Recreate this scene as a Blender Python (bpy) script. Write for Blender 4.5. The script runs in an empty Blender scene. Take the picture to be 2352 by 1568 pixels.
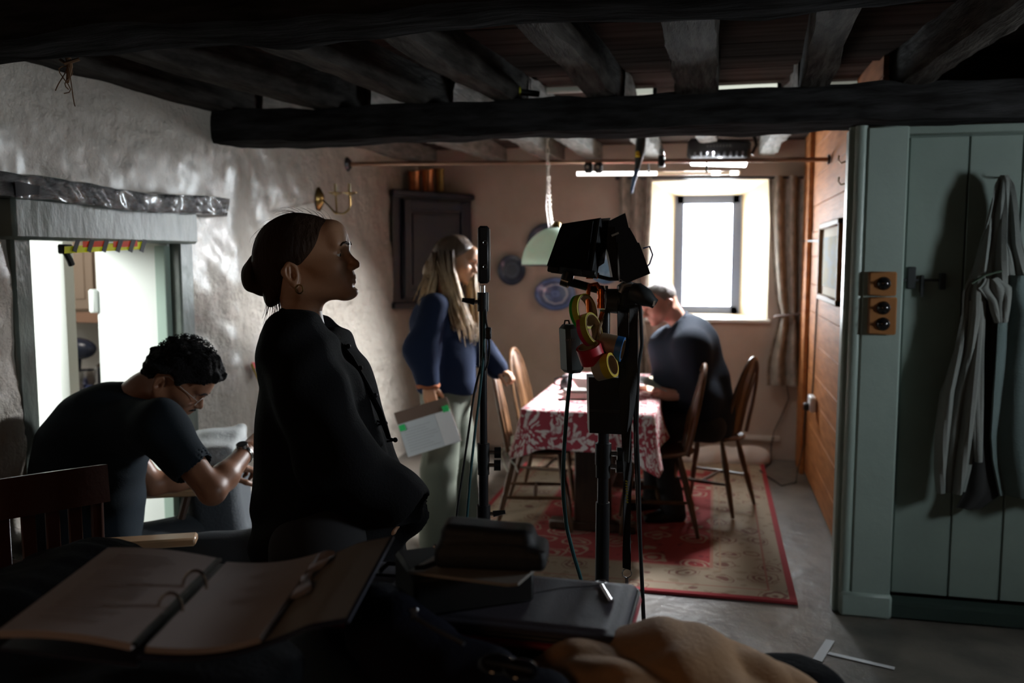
import bpy, math, random
import numpy as np
from mathutils import Vector, Matrix

# ------------------------------------------------------------------ camera, sky, light, exposure
SC = bpy.context.scene
COL = SC.collection
F_PX, CAM_H, YAW, TILT = 2000.0, 1.58, math.radians(13), math.radians(5.54)
cd = bpy.data.cameras.new('camera'); cam = bpy.data.objects.new('camera', cd); COL.objects.link(cam)
cam.location = (0, 0, CAM_H); cam.rotation_euler = (math.pi/2 - TILT, 0, YAW)
cd.sensor_width = 36.0; cd.lens = F_PX/2352*36; cd.clip_start = 0.05
cd.dof.use_dof = True; cd.dof.focus_distance = 2.25; cd.dof.aperture_fstop = 2.6
SC.camera = cam
SC.view_settings.view_transform = 'Standard'; SC.view_settings.look = 'None'
SC.view_settings.gamma = 1.0; SC.view_settings.use_curve_mapping = False
SC.view_settings.exposure = 0.0
w = bpy.data.worlds.new('sky'); SC.world = w; w.use_nodes = True
bg = w.node_tree.nodes['Background']; bg.inputs[0].default_value = (0.86, 0.94, 1.0, 1); bg.inputs[1].default_value = 80.0

def area(name, loc, rot, sx, sy, energy=0, color=(1, 1, 1), portal=False, spread=math.pi):
    l = bpy.data.lights.new(name, 'AREA'); l.shape = 'RECTANGLE'; l.size = sx; l.size_y = sy
    l.energy = energy; l.color = color; l.spread = spread
    if portal: l.cycles.is_portal = True
    o = bpy.data.objects.new(name, l); o.location = loc; o.rotation_euler = rot; COL.objects.link(o)
    return o
PI = math.pi
# daylight enters through two windows (far wall, right wall of the near room)
area('window_portal', (-0.06, 7.55, 1.58), (-PI/2, 0, 0), 0.62, 1.1, portal=True)
area('side_window_portal', (2.80, 2.6, 1.6), (0, PI/2, 0), 0.6, 0.6, portal=True)
# kitchen ceiling lamp beyond the low doorway, film lamp hung between the far joists, dim warm lamp behind the camera
area('kitchen_lamp', (-3.45, 1.75, 1.95), (math.radians(62), 0, math.radians(-12)), 0.7, 0.5, 75, (0.95, 1.0, 0.97))
area('kitchen_fill', (-4.1, 3.95, 2.15), (math.radians(35), 0, 0), 0.4, 0.4, 9, (1.0, 0.93, 0.85))  # unseen fill light added to brighten the kitchen cabinet
pl_ = area('panel_light', (-0.03, 5.96, 2.185), (0, 0, 0), 0.34, 0.24, 145, (0.95, 0.97, 1.0), spread=math.radians(80))
pl_.rotation_euler = Vector((-1.0, -0.75, -1.15)).to_track_quat('-Z', 'Y').to_euler()
area('room_lamp', (-1.1, -1.2, 1.85), (math.radians(72), 0, math.radians(-20)), 0.5, 0.5, 3.0, (1.0, 0.55, 0.28))

# ------------------------------------------------------------------ camera helper: a pixel of the photograph at a distance -> a point
_C = np.array([0, 0, CAM_H])
FWD = np.array([-math.sin(YAW)*math.cos(TILT), math.cos(YAW)*math.cos(TILT), -math.sin(TILT)])
RGT = np.array([math.cos(YAW), math.sin(YAW), 0.0]); UPV = np.cross(RGT, FWD)
def ray(x, y): return FWD + (x-1176)/F_PX*RGT + (784-y)/F_PX*UPV
def P(x, y, d): return _C + d*ray(x, y)
def onz(x, y, z): r = ray(x, y); return _C + r*(z-CAM_H)/r[2]
def onx(x, y, X): r = ray(x, y); return _C + r*X/r[0]
def ony(x, y, Y): r = ray(x, y); return _C + r*Y/r[1]

# ------------------------------------------------------------------ materials
_M = {}
def M(name, col, rough=0.6, metal=0.0, bump=None, var=None, spec=0.5, coat=0.0, emit=None, sheen=0.0, trans=0.0, wav=None):
    if name in _M: return _M[name]
    m = bpy.data.materials.new(name); m.use_nodes = True; nt = m.node_tree; N = nt.nodes; L = nt.links
    b = N['Principled BSDF']
    b.inputs['Base Color'].default_value = (*col, 1); b.inputs['Roughness'].default_value = rough
    b.inputs['Metallic'].default_value = metal; b.inputs['Specular IOR Level'].default_value = spec
    b.inputs['Coat Weight'].default_value = coat; b.inputs['Coat Roughness'].default_value = 0.15
    b.inputs['Sheen Weight'].default_value = sheen; b.inputs['Transmission Weight'].default_value = trans
    if emit: b.inputs['Emission Color'].default_value = (*emit[0], 1); b.inputs['Emission Strength'].default_value = emit[1]
    if bump or var or wav:
        tc = N.new('ShaderNodeTexCoord')
    h = None
    if var:   # (second colour, scale, (stretch x, y, z))
        mp = N.new('ShaderNodeMapping'); mp.inputs['Scale'].default_value = var[2] if len(var) > 2 else (1, 1, 1)
        n = N.new('ShaderNodeTexNoise'); n.inputs['Scale'].default_value = var[1]; n.inputs['Detail'].default_value = 6
        r = N.new('ShaderNodeValToRGB'); r.color_ramp.elements[0].position = 0.35; r.color_ramp.elements[1].position = 0.68
        r.color_ramp.elements[0].color = (*col, 1); r.color_ramp.elements[1].color = (*var[0], 1)
        L.new(tc.outputs['Object'], mp.inputs['Vector']); L.new(mp.outputs[0], n.inputs['Vector'])
        L.new(n.outputs[0], r.inputs[0]); L.new(r.outputs[0], b.inputs['Base Color'])
    if bump:  # (scale, strength, (stretch))
        mp = N.new('ShaderNodeMapping'); mp.inputs['Scale'].default_value = bump[2] if len(bump) > 2 else (1, 1, 1)
        n = N.new('ShaderNodeTexNoise'); n.inputs['Scale'].default_value = bump[0]; n.inputs['Detail'].default_value = 8
        n.inputs['Roughness'].default_value = 0.6
        bp = N.new('ShaderNodeBump'); bp.inputs['Strength'].default_value = bump[1]; bp.inputs['Distance'].default_value = bump[3] if len(bump) > 3 else 0.02
        L.new(tc.outputs['Object'], mp.inputs['Vector']); L.new(mp.outputs[0], n.inputs['Vector'])
        L.new(n.outputs[0], bp.inputs['Height']); L.new(bp.outputs[0], b.inputs['Normal'])
    _M[name] = m
    return m
def nodes_mat(name, rough=0.8):
    m = bpy.data.materials.new(name); m.use_nodes = True
    m.node_tree.nodes['Principled BSDF'].inputs['Roughness'].default_value = rough
    _M[name] = m
    return m, m.node_tree.nodes, m.node_tree.links, m.node_tree.nodes['Principled BSDF']

# ------------------------------------------------------------------ mesh helpers
def tag(o, label=None, cat=None, group=None, kind=None):
    if label: o['label'] = label
    if cat: o['category'] = cat
    if group: o['group'] = group
    if kind: o['kind'] = kind
    return o
def empty(name, loc, label=None, cat=None, group=None):
    o = bpy.data.objects.new(name, None); o.location = loc; o.empty_display_size = 0.05; COL.objects.link(o)
    return tag(o, label, cat, group)
def link(name, V, Fc, mat, parent=None, smooth=True, mats=None, midx=None):
    V = np.asarray(V, float).reshape(-1, 3)
    if parent is None:
        loc = np.array([(V[:, 0].min()+V[:, 0].max())/2, (V[:, 1].min()+V[:, 1].max())/2, V[:, 2].min()])
    else:
        loc = np.zeros(3)
    me = bpy.data.meshes.new(name)
    me.from_pydata((V-loc).tolist(), [], Fc if isinstance(Fc, list) else Fc.tolist())
    me.update()
    if smooth: me.polygons.foreach_set('use_smooth', np.ones(len(me.polygons), bool))
    for mm in ([mat] if mats is None else mats): me.materials.append(mm)
    if midx is not None: me.polygons.foreach_set('material_index', np.asarray(midx, np.int32))
    o = bpy.data.objects.new(name, me); COL.objects.link(o); o.location = loc
    if parent is not None:
        o.parent = parent
        # geometry is given in scene coordinates: undo the chain of parent offsets
        off = Vector((0, 0, 0)); p = parent
        while p is not None: off += p.location; p = p.parent
        o.location = -off
    return o
def frame_of(d):
    d = np.asarray(d, float); d = d/np.linalg.norm(d)
    a = np.array([0, 0, 1.0]) if abs(d[2]) < 0.9 else np.array([1.0, 0, 0])
    u = np.cross(a, d); u /= np.linalg.norm(u); v = np.cross(d, u)
    return u, v, d
def rotz(a): c, s = math.cos(a), math.sin(a); return np.array([[c, -s, 0], [s, c, 0], [0, 0, 1.0]])
def rotx(a): c, s = math.cos(a), math.sin(a); return np.array([[1, 0, 0], [0, c, -s], [0, s, c.real]])
def roty(a): c, s = math.cos(a), math.sin(a); return np.array([[c, 0, s], [0, 1, 0], [-s, 0, c]])
class MB:
    def __init__(s): s.v = []; s.f = []; s.m = []; s.cur = 0
    def add(s, V, Fc):
        n = len(s.v); s.v += [tuple(map(float, p)) for p in V]; s.f += [tuple(i+n for i in q) for q in Fc]; s.m += [s.cur]*len(Fc)
        return s
    def box(s, c, size, R=None, bev=0.0):
        h = np.array(size, float)/2; c = np.array(c, float)
        b = min(bev, *(h*0.45)) if bev else 0
        if not b:
            V = np.array([[x, y, z] for x in (-1, 1) for y in (-1, 1) for z in (-1, 1)])*h
            Fc = [(0, 1, 3, 2), (4, 6, 7, 5), (0, 4, 5, 1), (2, 3, 7, 6), (0, 2, 6, 4), (1, 5, 7, 3)]
        else:
            V = []; ix = {}
            for x in (-1, 1):
                for y in (-1, 1):
                    for z in (-1, 1):
                        for a in range(3):
                            q = np.array([x, y, z])*(h-b); q[a] = [x, y, z][a]*h[a]
                            ix[(x, y, z, a)] = len(V); V.append(q)
            Fc = []
            for a in range(3):
                o1, o2 = [i for i in range(3) if i != a]
                for sg in (-1, 1):
                    q = []
                    for (p, r) in ((-1, -1), (1, -1), (1, 1), (-1, 1)):
                        k = [0, 0, 0]; k[a] = sg; k[o1] = p; k[o2] = r; q.append(ix[(*k, a)])
                    Fc.append(q)
                for p in (-1, 1):
                    for r in (-1, 1):
                        k1 = [0, 0, 0]; k1[o1] = p; k1[o2] = r; k1[a] = -1; k2 = list(k1); k2[a] = 1
                        Fc.append([ix[(*k1, o1)], ix[(*k1, o2)], ix[(*k2, o2)], ix[(*k2, o1)]])
            for x in (-1, 1):
                for y in (-1, 1):
                    for z in (-1, 1): Fc.append([ix[(x, y, z, a)] for a in range(3)])
            V = np.array(V)
            out = []
            for q in Fc:
                p = V[q]; nrm = np.cross(p[1]-p[0], p[2]-p[0])
                out.append(q[::-1] if nrm @ p.mean(0) < 0 else q)
            Fc = out
        if R is not None: V = V @ np.asarray(R).T
        return s.add(V+c, Fc)
    def tube(s, pts, r, n=10, cap=True, flat=None):
        pts = np.asarray(pts, float); k = len(pts); rs = np.broadcast_to(np.asarray(r, float), (k,))
        T = np.gradient(pts, axis=0); T /= np.linalg.norm(T, axis=1)[:, None]+1e-12
        u, v, _ = frame_of(T[0]); V = []
        for i in range(k):
            u = u - T[i]*(u @ T[i]); u /= np.linalg.norm(u); v = np.cross(T[i], u)
            for j in range(n):
                a = 2*PI*j/n; V.append(pts[i]+rs[i]*(math.cos(a)*u+math.sin(a)*v*(flat or 1)))
        Fc = [(i*n+j, i*n+(j+1) % n, (i+1)*n+(j+1) % n, (i+1)*n+j) for i in range(k-1) for j in range(n)]
        if cap: Fc += [tuple(range(n-1, -1, -1)), tuple((k-1)*n+j for j in range(n))]
        return s.add(V, Fc)
    def cyl(s, p0, p1, r0, r1=None, n=16):
        return s.tube([p0, p1], [r0, r0 if r1 is None else r1], n)
    def lathe(s, prof, org, axis=(0, 0, 1), n=24, close=False):
        u, v, d = frame_of(axis); org = np.asarray(org, float); k = len(prof); V = []
        for (r, z) in prof:
            for j in range(n):
                a = 2*PI*j/n; V.append(org+d*z+r*(math.cos(a)*u+math.sin(a)*v))
        Fc = [(i*n+j, i*n+(j+1) % n, (i+1)*n+(j+1) % n, (i+1)*n+j) for i in range(k-1) for j in range(n)]
        if close: Fc += [((k-1)*n+j, (k-1)*n+(j+1) % n, (j+1) % n, j) for j in range(n)]
        else: Fc += [tuple(range(n-1, -1, -1)), tuple((k-1)*n+j for j in range(n))]
        return s.add(V, Fc)
    def sphere(s, c, r, n=12, R=None):
        r = np.broadcast_to(np.asarray(r, float), (3,)); V = []; m = n*2
        for i in range(n+1):
            t = PI*i/n
            for j in range(m):
                a = 2*PI*j/m; V.append([math.sin(t)*math.cos(a), math.sin(t)*math.sin(a), math.cos(t)])
        V = np.array(V)*r
        if R is not None: V = V @ np.asarray(R).T
        Fc = [((i+1)*m+j, (i+1)*m+(j+1) % m, i*m+(j+1) % m, i*m+j) for i in range(n) for j in range(m)]
        return s.add(V+np.asarray(c, float), Fc)
    def sheet(s, fn, nu, nv, thick=0.0, back=None):
        """fn(u,v)->point, u,v in 0..1; thick: offset against the normal so the sheet is a closed solid"""
        G = np.array([[fn(i/nu, j/nv) for j in range(nv+1)] for i in range(nu+1)], float)
        if not thick:
            V = G.reshape(-1, 3)
            return s.add(V, [(i*(nv+1)+j, (i+1)*(nv+1)+j, (i+1)*(nv+1)+j+1, i*(nv+1)+j+1) for i in range(nu) for j in range(nv)])
        du = np.gradient(G, axis=0); dv = np.gradient(G, axis=1); nr = np.cross(du, dv)
        nr /= np.linalg.norm(nr, axis=2)[..., None]+1e-12
        B = G - nr*thick; m = (nu+1)*(nv+1); I = lambda i, j: i*(nv+1)+j
        Fc = []
        for i in range(nu):
            for j in range(nv):
                Fc += [(I(i, j), I(i+1, j), I(i+1, j+1), I(i, j+1)), (m+I(i, j), m+I(i, j+1), m+I(i+1, j+1), m+I(i+1, j))]
        for i in range(nu):
            Fc += [(I(i, 0), m+I(i, 0), m+I(i+1, 0), I(i+1, 0)), (I(i, nv), I(i+1, nv), m+I(i+1, nv), m+I(i, nv))]
        for j in range(nv):
            Fc += [(I(0, j), I(0, j+1), m+I(0, j+1), m+I(0, j)), (I(nu, j), m+I(nu, j), m+I(nu, j+1), I(nu, j+1))]
        return s.add(np.concatenate([G.reshape(-1, 3), B.reshape(-1, 3)]), Fc)
    def build(s, name, mat, parent=None, smooth=None, angle=None):
        mats = mat if isinstance(mat, list) else [mat]
        o = link(name, s.v, s.f, None, parent, True, mats, s.m if len(mats) > 1 else None)
        a = math.radians(angle or 40)
        if smooth is False: o.data.polygons.foreach_set('use_smooth', np.zeros(len(o.data.polygons), bool))
        else: sharp(o.data, a)
        return o
def sharp(me, ang):
    """edges steeper than ang stay sharp"""
    nl = len(me.loops); le = np.empty(nl, np.int32); me.loops.foreach_get('edge_index', le)
    npoly = len(me.polygons); tot = np.empty(npoly, np.int32); me.polygons.foreach_get('loop_total', tot)
    nr = np.empty(npoly*3); me.polygons.foreach_get('normal', nr); nr = nr.reshape(-1, 3)
    pf = np.repeat(np.arange(npoly), tot); o = np.argsort(le, kind='stable'); es = le[o]; ps = pf[o]
    same = np.nonzero(es[1:] == es[:-1])[0]
    dt = (nr[ps[same]]*nr[ps[same+1]]).sum(1); sh = np.zeros(len(me.edges), bool)
    sh[es[same][dt < math.cos(ang)]] = True
    allsh = np.minimum.reduceat(sh[le], np.concatenate([[0], np.cumsum(tot)[:-1]]))
    me.polygons.foreach_set('use_smooth', ~allsh)       # faces with only sharp edges are plainly flat
    at = me.attributes.new('sharp_edge', 'BOOLEAN', 'EDGE'); at.data.foreach_set('value', sh)
def wob(p, sc, seed=0, n=5):
    """cheap smooth noise in -1..1 for arrays of points"""
    rg = np.random.RandomState(seed); p = np.asarray(p, float); out = 0
    for i in range(n):
        d = rg.normal(size=3); d /= np.linalg.norm(d); out = out + np.sin((p @ d)*sc*rg.uniform(0.6, 1.7)+rg.uniform(0, 6.28))
    return out/n**0.5*0.7
def slab(us, vs, hole, front, back):
    """a wall: grid of cells with holes, front and back skins, closed reveals"""
    us = np.asarray(us); vs = np.asarray(vs); nu, nv = len(us), len(vs)
    V = [front(u, v) for u in us for v in vs]+[back(u, v) for u in us for v in vs]; m = nu*nv
    I = lambda i, j: i*nv+j
    H = lambda i, j: i < 0 or j < 0 or i >= nu-1 or j >= nv-1 or hole((us[i]+us[i+1])/2, (vs[j]+vs[j+1])/2)
    Fc = []
    for i in range(nu-1):
        for j in range(nv-1):
            if H(i, j): continue
            a, b, c, d = I(i, j), I(i+1, j), I(i+1, j+1), I(i, j+1)
            Fc += [(a, b, c, d), (m+a, m+d, m+c, m+b)]
            if H(i, j-1): Fc.append((a, m+a, m+b, b))
            if H(i, j+1): Fc.append((d, c, m+c, m+d))
            if H(i-1, j): Fc.append((a, d, m+d, m+a))
            if H(i+1, j): Fc.append((b, m+b, m+c, c))
    return V, Fc
def cuts(lo, hi, step, *must):
    pts = sorted(set([lo, hi, *must])); out = []
    for a, b in zip(pts[:-1], pts[1:]):
        n = max(1, round((b-a)/step)); out += [a+(b-a)*i/n for i in range(n)]
    return out+[hi]
def beam(name, p0, p1, wid, hgt, mat, amp=0.012, seed=0, step=0.06, nw=5, taper=1.0, label=None, low=1.0):
    """rough hewn timber from p0 to p1 (centre of its underside)"""
    p0 = np.array(p0, float); p1 = np.array(p1, float); d = p1-p0; Ln = np.linalg.norm(d); d /= Ln
    side = np.cross(d, [0, 0, 1]); side /= np.linalg.norm(side); n = max(4, int(Ln/step))
    ring = []
    for k in range(nw): ring.append((-0.5+k/nw, 0))
    for k in range(nw): ring.append((0.5, k/nw))
    for k in range(nw): ring.append((0.5-k/nw, 1))
    for k in range(nw): ring.append((-0.5, 1-k/nw))
    V = []; R = len(ring)
    for i in range(n+1):
        t = i/n; ww = wid*(1+(taper-1)*t)
        for (a, b) in ring:
            ch = 0.95 if (abs(abs(a)-0.5) < 1e-6 and (b < 1e-6 or b > 1-1e-6)) else 1.0
            V.append(p0+d*Ln*t+side*a*ww*ch+np.array([0, 0, 1])*(0.5+(b-0.5)*ch)*hgt)
    V = np.array(V)
    q = V.copy(); q[:, 0] *= 1
    V[:, 2] += low*amp*wob(V, 6, seed)+0.5*amp*wob(V, 25, seed+1)
    V += np.outer(low*amp*wob(V, 5, seed+2)+0.6*amp*wob(V, 30, seed+3)+(1-low)*amp*wob(V, 60, seed+4), side)
    Fc = [(i*R+j, i*R+(j+1) % R, (i+1)*R+(j+1) % R, (i+1)*R+j) for i in range(n) for j in range(R)]
    Fc += [tuple(range(R-1, -1, -1)), tuple(n*R+j for j in range(R))]
    o = link(name, V, Fc, mat); sharp(o.data, math.radians(32))
    tag(o, label, kind='structure')
    return o

# ------------------------------------------------------------------ surfaces
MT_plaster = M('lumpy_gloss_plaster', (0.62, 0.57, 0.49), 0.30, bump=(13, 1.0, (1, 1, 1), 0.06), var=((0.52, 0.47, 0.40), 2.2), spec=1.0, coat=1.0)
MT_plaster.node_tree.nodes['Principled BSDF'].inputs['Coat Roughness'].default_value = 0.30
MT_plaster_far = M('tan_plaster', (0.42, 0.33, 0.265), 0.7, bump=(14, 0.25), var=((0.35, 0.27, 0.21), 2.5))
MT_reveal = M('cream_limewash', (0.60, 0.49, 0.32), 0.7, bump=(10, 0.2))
MT_beam = M('tarred_oak', (0.016, 0.015, 0.0145), 0.75, bump=(14, 0.9, (0.5, 3, 3)), var=((0.042, 0.042, 0.043), 5, (1, 6, 6)), spec=0.0)
MT_joist = M('dusty_oak', (0.024, 0.021, 0.019), 0.75, bump=(14, 0.9, (3, 0.5, 3)), var=((0.062, 0.056, 0.050), 6, (5, 1, 5)), spec=0.03)
MT_boards = M('ceiling_boards', (0.036, 0.027, 0.024), 0.75, bump=(6, 0.12, (0.6, 5, 1)), var=((0.075, 0.058, 0.050), 3, (0.4, 5, 1)), spec=0.0)
MT_floor = M('screed', (0.16, 0.138, 0.115), 0.36, bump=(9, 0.4), var=((0.07, 0.062, 0.055), 4.5), spec=0.7)
MT_pine = M('orange_pine', (0.42, 0.165, 0.055), 0.6, bump=(6, 0.2, (1, 0.6, 8)), var=((0.27, 0.095, 0.03), 3.5, (1, 1, 7)), spec=0.08)
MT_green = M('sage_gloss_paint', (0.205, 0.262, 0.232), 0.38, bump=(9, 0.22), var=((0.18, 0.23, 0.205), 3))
MT_post = M('lighter_sage', (0.30, 0.375, 0.335), 0.38, bump=(9, 0.25), var=((0.26, 0.33, 0.295), 3))  # the door's sage scaled lighter for the post
MT_dgreen = M('grey_green_paint', (0.16, 0.19, 0.165), 0.3, bump=(9, 0.6, (1, 1, 0.4)), var=((0.10, 0.12, 0.105), 5))
MT_white = M('white_paint', (0.80, 0.83, 0.79), 0.45)
MT_black = M('black_plastic', (0.008, 0.008, 0.009), 0.45, bump=(120, 0.05), spec=.35)
MT_metal = M('bright_steel', (0.6, 0.6, 0.62), 0.25, 1.0)
MT_dmetal = M('black_enamel', (0.014, 0.014, 0.016), 0.28)
MT_brass = M('old_brass', (0.24, 0.16, 0.055), 0.3, 1.0)
MT_copper = M('copper', (0.42, 0.17, 0.075), 0.28, 1.0)
MT_wood = M('chair_elm', (0.12, 0.058, 0.025), 0.32, bump=(20, 0.15, (4, 4, 0.6)), var=((0.06, 0.027, 0.012), 8, (4, 4, 0.7)))
MT_dwood = M('dark_oak_furniture', (0.055, 0.028, 0.016), 0.35, bump=(20, 0.15), var=((0.03, 0.015, 0.009), 9, (4, 4, 0.7)))
MT_paper = M('paper', (0.72, 0.70, 0.66), 0.8)
MT_wire = M('black_rubber', (0.010, 0.010, 0.011), 0.5)
MT_gaffer = M('black_gaffer', (0.016, 0.016, 0.018), 0.6, bump=(200, 0.2))
# ------------------------------------------------------------------ smooth solids: signed distances blended on a grid, then surface nets
class SDF:
    def __init__(s, lo, hi, h):
        s.lo = np.array(lo, float); s.h = h; s.n = np.ceil((np.array(hi)-s.lo)/h).astype(int)+1
        s.D = np.full(s.n, 1.0, np.float32); s.ax = [s.lo[i]+h*np.arange(s.n[i]) for i in range(3)]
    def sub(s, lo, hi, pad):
        a = np.clip(np.floor((np.array(lo)-pad-s.lo)/s.h).astype(int), 0, s.n); b = np.clip(np.ceil((np.array(hi)+pad-s.lo)/s.h).astype(int)+1, 0, s.n)
        sl = tuple(slice(i, j) for i, j in zip(a, b))
        X, Y, Z = np.meshgrid(s.ax[0][sl[0]], s.ax[1][sl[1]], s.ax[2][sl[2]], indexing='ij', sparse=True)
        return sl, X, Y, Z
    def put(s, sl, d, k, cut=False):
        A = s.D[sl]
        if A.size == 0: return s
        d = np.broadcast_to(d, A.shape).astype(np.float32)
        if cut: d = -d; h = np.maximum(k-np.abs(A-d), 0)/max(k, 1e-9); s.D[sl] = np.maximum(A, d)+h*h*k/4
        else: h = np.maximum(k-np.abs(A-d), 0)/max(k, 1e-9); s.D[sl] = np.minimum(A, d)-h*h*k/4
        return s
    def cone(s, p, q, r0, r1=None, k=0.02, cut=False, flat=None):
        r1 = r0 if r1 is None else r1; p = np.array(p, float); q = np.array(q, float); R = max(r0, r1)
        sl, X, Y, Z = s.sub(np.minimum(p, q)-R, np.maximum(p, q)+R, k+2*s.h)
        d = q-p; L2 = float(d @ d)+1e-12
        t = np.clip(((X-p[0])*d[0]+(Y-p[1])*d[1]+(Z-p[2])*d[2])/L2, 0, 1)
        return s.put(sl, np.sqrt((X-p[0]-t*d[0])**2+(Y-p[1]-t*d[1])**2+(Z-p[2]-t*d[2])**2)-(r0+(r1-r0)*t), k, cut)
    def chain(s, pts, rs, k=0.02):
        for a, b, r, q in zip(pts[:-1], pts[1:], rs[:-1], rs[1:]): s.cone(a, b, r, q, k)
        return s
    def ell(s, c, r, k=0.02, R=None, cut=False):
        c = np.array(c, float); r = np.broadcast_to(np.array(r, float), (3,)); m = r.max()
        sl, X, Y, Z = s.sub(c-m, c+m, k+2*s.h); x, y, z = X-c[0], Y-c[1], Z-c[2]
        if R is not None:
            R = np.asarray(R); x, y, z = (R[0, 0]*x+R[1, 0]*y+R[2, 0]*z, R[0, 1]*x+R[1, 1]*y+R[2, 1]*z, R[0, 2]*x+R[1, 2]*y+R[2, 2]*z)
        k0 = np.sqrt((x/r[0])**2+(y/r[1])**2+(z/r[2])**2); k1 = np.sqrt((x/r[0]**2)**2+(y/r[1]**2)**2+(z/r[2]**2)**2)+1e-9
        return s.put(sl, k0*(k0-1)/k1, k, cut)
    def rbox(s, c, half, rad=0.01, k=0.01, R=None, cut=False):
        c = np.array(c, float); half = np.array(half, float); m = np.linalg.norm(half)
        sl, X, Y, Z = s.sub(c-m, c+m, k+2*s.h); x, y, z = X-c[0], Y-c[1], Z-c[2]
        if R is not None:
            R = np.asarray(R); x, y, z = (R[0, 0]*x+R[1, 0]*y+R[2, 0]*z, R[0, 1]*x+R[1, 1]*y+R[2, 1]*z, R[0, 2]*x+R[1, 2]*y+R[2, 2]*z)
        a, b, e = np.abs(x)-half[0]+rad, np.abs(y)-half[1]+rad, np.abs(z)-half[2]+rad
        d = np.sqrt(np.maximum(a, 0)**2+np.maximum(b, 0)**2+np.maximum(e, 0)**2)+np.minimum(np.maximum(a, np.maximum(b, e)), 0)-rad
        return s.put(sl, d, k, cut)
    def loft(s, zs, cx, cy, rx, ry, k=0.02, p=2.0, cut=False):
        """upright body of super-elliptic slices: per z a centre and two radii"""
        zs = np.array(zs, float); cx, cy, rx, ry = [np.broadcast_to(np.array(q, float), zs.shape) for q in (cx, cy, rx, ry)]
        sl, X, Y, Z = s.sub([(cx-rx).min(), (cy-ry).min(), zs.min()], [(cx+rx).max(), (cy+ry).max(), zs.max()], k+2*s.h)
        z = Z.ravel(); I = lambda q: smooth_interp(z, zs, q)[None, None, :]
        a, b = I(rx), I(ry); m = np.minimum(a, b)
        d = ((np.abs(X-I(cx))/a)**p+(np.abs(Y-I(cy))/b)**p)**(1/p)
        d = (d-1)*m*0.9; dz = np.maximum(zs.min()-Z, Z-zs.max())
        return s.put(sl, np.maximum(d, dz), k, cut)
    def half(s, p, n, k=0.004):
        """cut away the side that n points to"""
        n = np.array(n, float); n /= np.linalg.norm(n)
        X, Y, Z = np.meshgrid(*s.ax, indexing='ij', sparse=True)
        d = (X-p[0])*n[0]+(Y-p[1])*n[1]+(Z-p[2])*n[2]
        return s.put((slice(None),)*3, -d, k, True)
    def noise(s, amp, sc, seed=0, n=6, stretch=(1, 1, 1), mask=None):
        X, Y, Z = np.meshgrid(*s.ax, indexing='ij', sparse=True); rg = np.random.RandomState(seed); o = 0
        for i in range(n):
            d = rg.normal(size=3); d /= np.linalg.norm(d); f = sc*rg.uniform(.6, 1.7); d = d*np.array(stretch)
            o = o+np.sin(f*(X*d[0]+Y*d[1]+Z*d[2])+rg.uniform(0, 6.28))
        o = o*(amp/n**0.5)
        if mask is not None: o = o*mask(X, Y, Z)
        s.D += o.astype(np.float32); return s
    def mesh(s): return surfnet(s.D, s.lo, s.h)
def smooth_interp(x, xs, ys):
    """monotone cubic-ish interpolation"""
    ys = np.asarray(ys, float); dx = np.diff(xs); sl = np.diff(ys)/dx
    m = np.zeros_like(ys); m[0], m[-1] = sl[0], sl[-1]
    if len(xs) > 2:
        a, b = sl[:-1], sl[1:]; m[1:-1] = np.where(a*b > 0, 2*a*b/(a+b+1e-12*np.sign(a+b+1e-30)), 0)
    i = np.clip(np.searchsorted(xs, x)-1, 0, len(xs)-2); t = np.clip((x-xs[i])/dx[i], 0, 1); h = dx[i]
    return (2*t**3-3*t**2+1)*ys[i]+(t**3-2*t**2+t)*h*m[i]+(-2*t**3+3*t**2)*ys[i+1]+(t**3-t**2)*h*m[i+1]
def surfnet(D, lo, h):
    D = np.pad(D, 1, constant_values=1.0); lo = np.asarray(lo)-h; S = D < 0
    c = [(i, j, k) for i in (0, 1) for j in (0, 1) for k in (0, 1)]; n = D.shape
    sl = lambda A, o: A[o[0]:n[0]-1+o[0], o[1]:n[1]-1+o[1], o[2]:n[2]-1+o[2]]
    cnt = sum(sl(S, o).astype(np.int8) for o in c); act = (cnt > 0) & (cnt < 8); I = np.argwhere(act)
    vals = np.stack([D[I[:, 0]+o[0], I[:, 1]+o[1], I[:, 2]+o[2]] for o in c], 1).astype(float)
    acc = np.zeros((len(I), 3)); num = np.zeros(len(I))
    for a in range(8):
        for b in range(a+1, 8):
            oa, ob = np.array(c[a]), np.array(c[b])
            if np.abs(oa-ob).sum() != 1: continue
            m = (vals[:, a] < 0) != (vals[:, b] < 0); va, vb = vals[m, a], vals[m, b]; t = va/(va-vb)
            acc[m] += oa+t[:, None]*(ob-oa); num[m] += 1
    V = lo+h*(I+acc/num[:, None]); ix = np.full(act.shape, -1, np.int64); ix[act] = np.arange(len(I)); F = []
    for ax in range(3):
        o = [0, 0, 0]; o[ax] = 1; A = S[:-1, :-1, :-1]; B = S[o[0]:n[0]-1+o[0], o[1]:n[1]-1+o[1], o[2]:n[2]-1+o[2]]
        E = np.argwhere(A != B); u, v = [q for q in range(3) if q != ax]; E = E[(E[:, u] > 0) & (E[:, v] > 0)]
        ins = A[E[:, 0], E[:, 1], E[:, 2]]
        def at(du, dv): q = E.copy(); q[:, u] -= du; q[:, v] -= dv; return ix[q[:, 0], q[:, 1], q[:, 2]]
        Q = np.stack([at(1, 1), at(0, 1), at(0, 0), at(1, 0)], 1)
        if ax == 1: ins = ~ins
        Q[~ins] = Q[~ins][:, ::-1]; F.append(Q)
    return V, np.concatenate(F)
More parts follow.
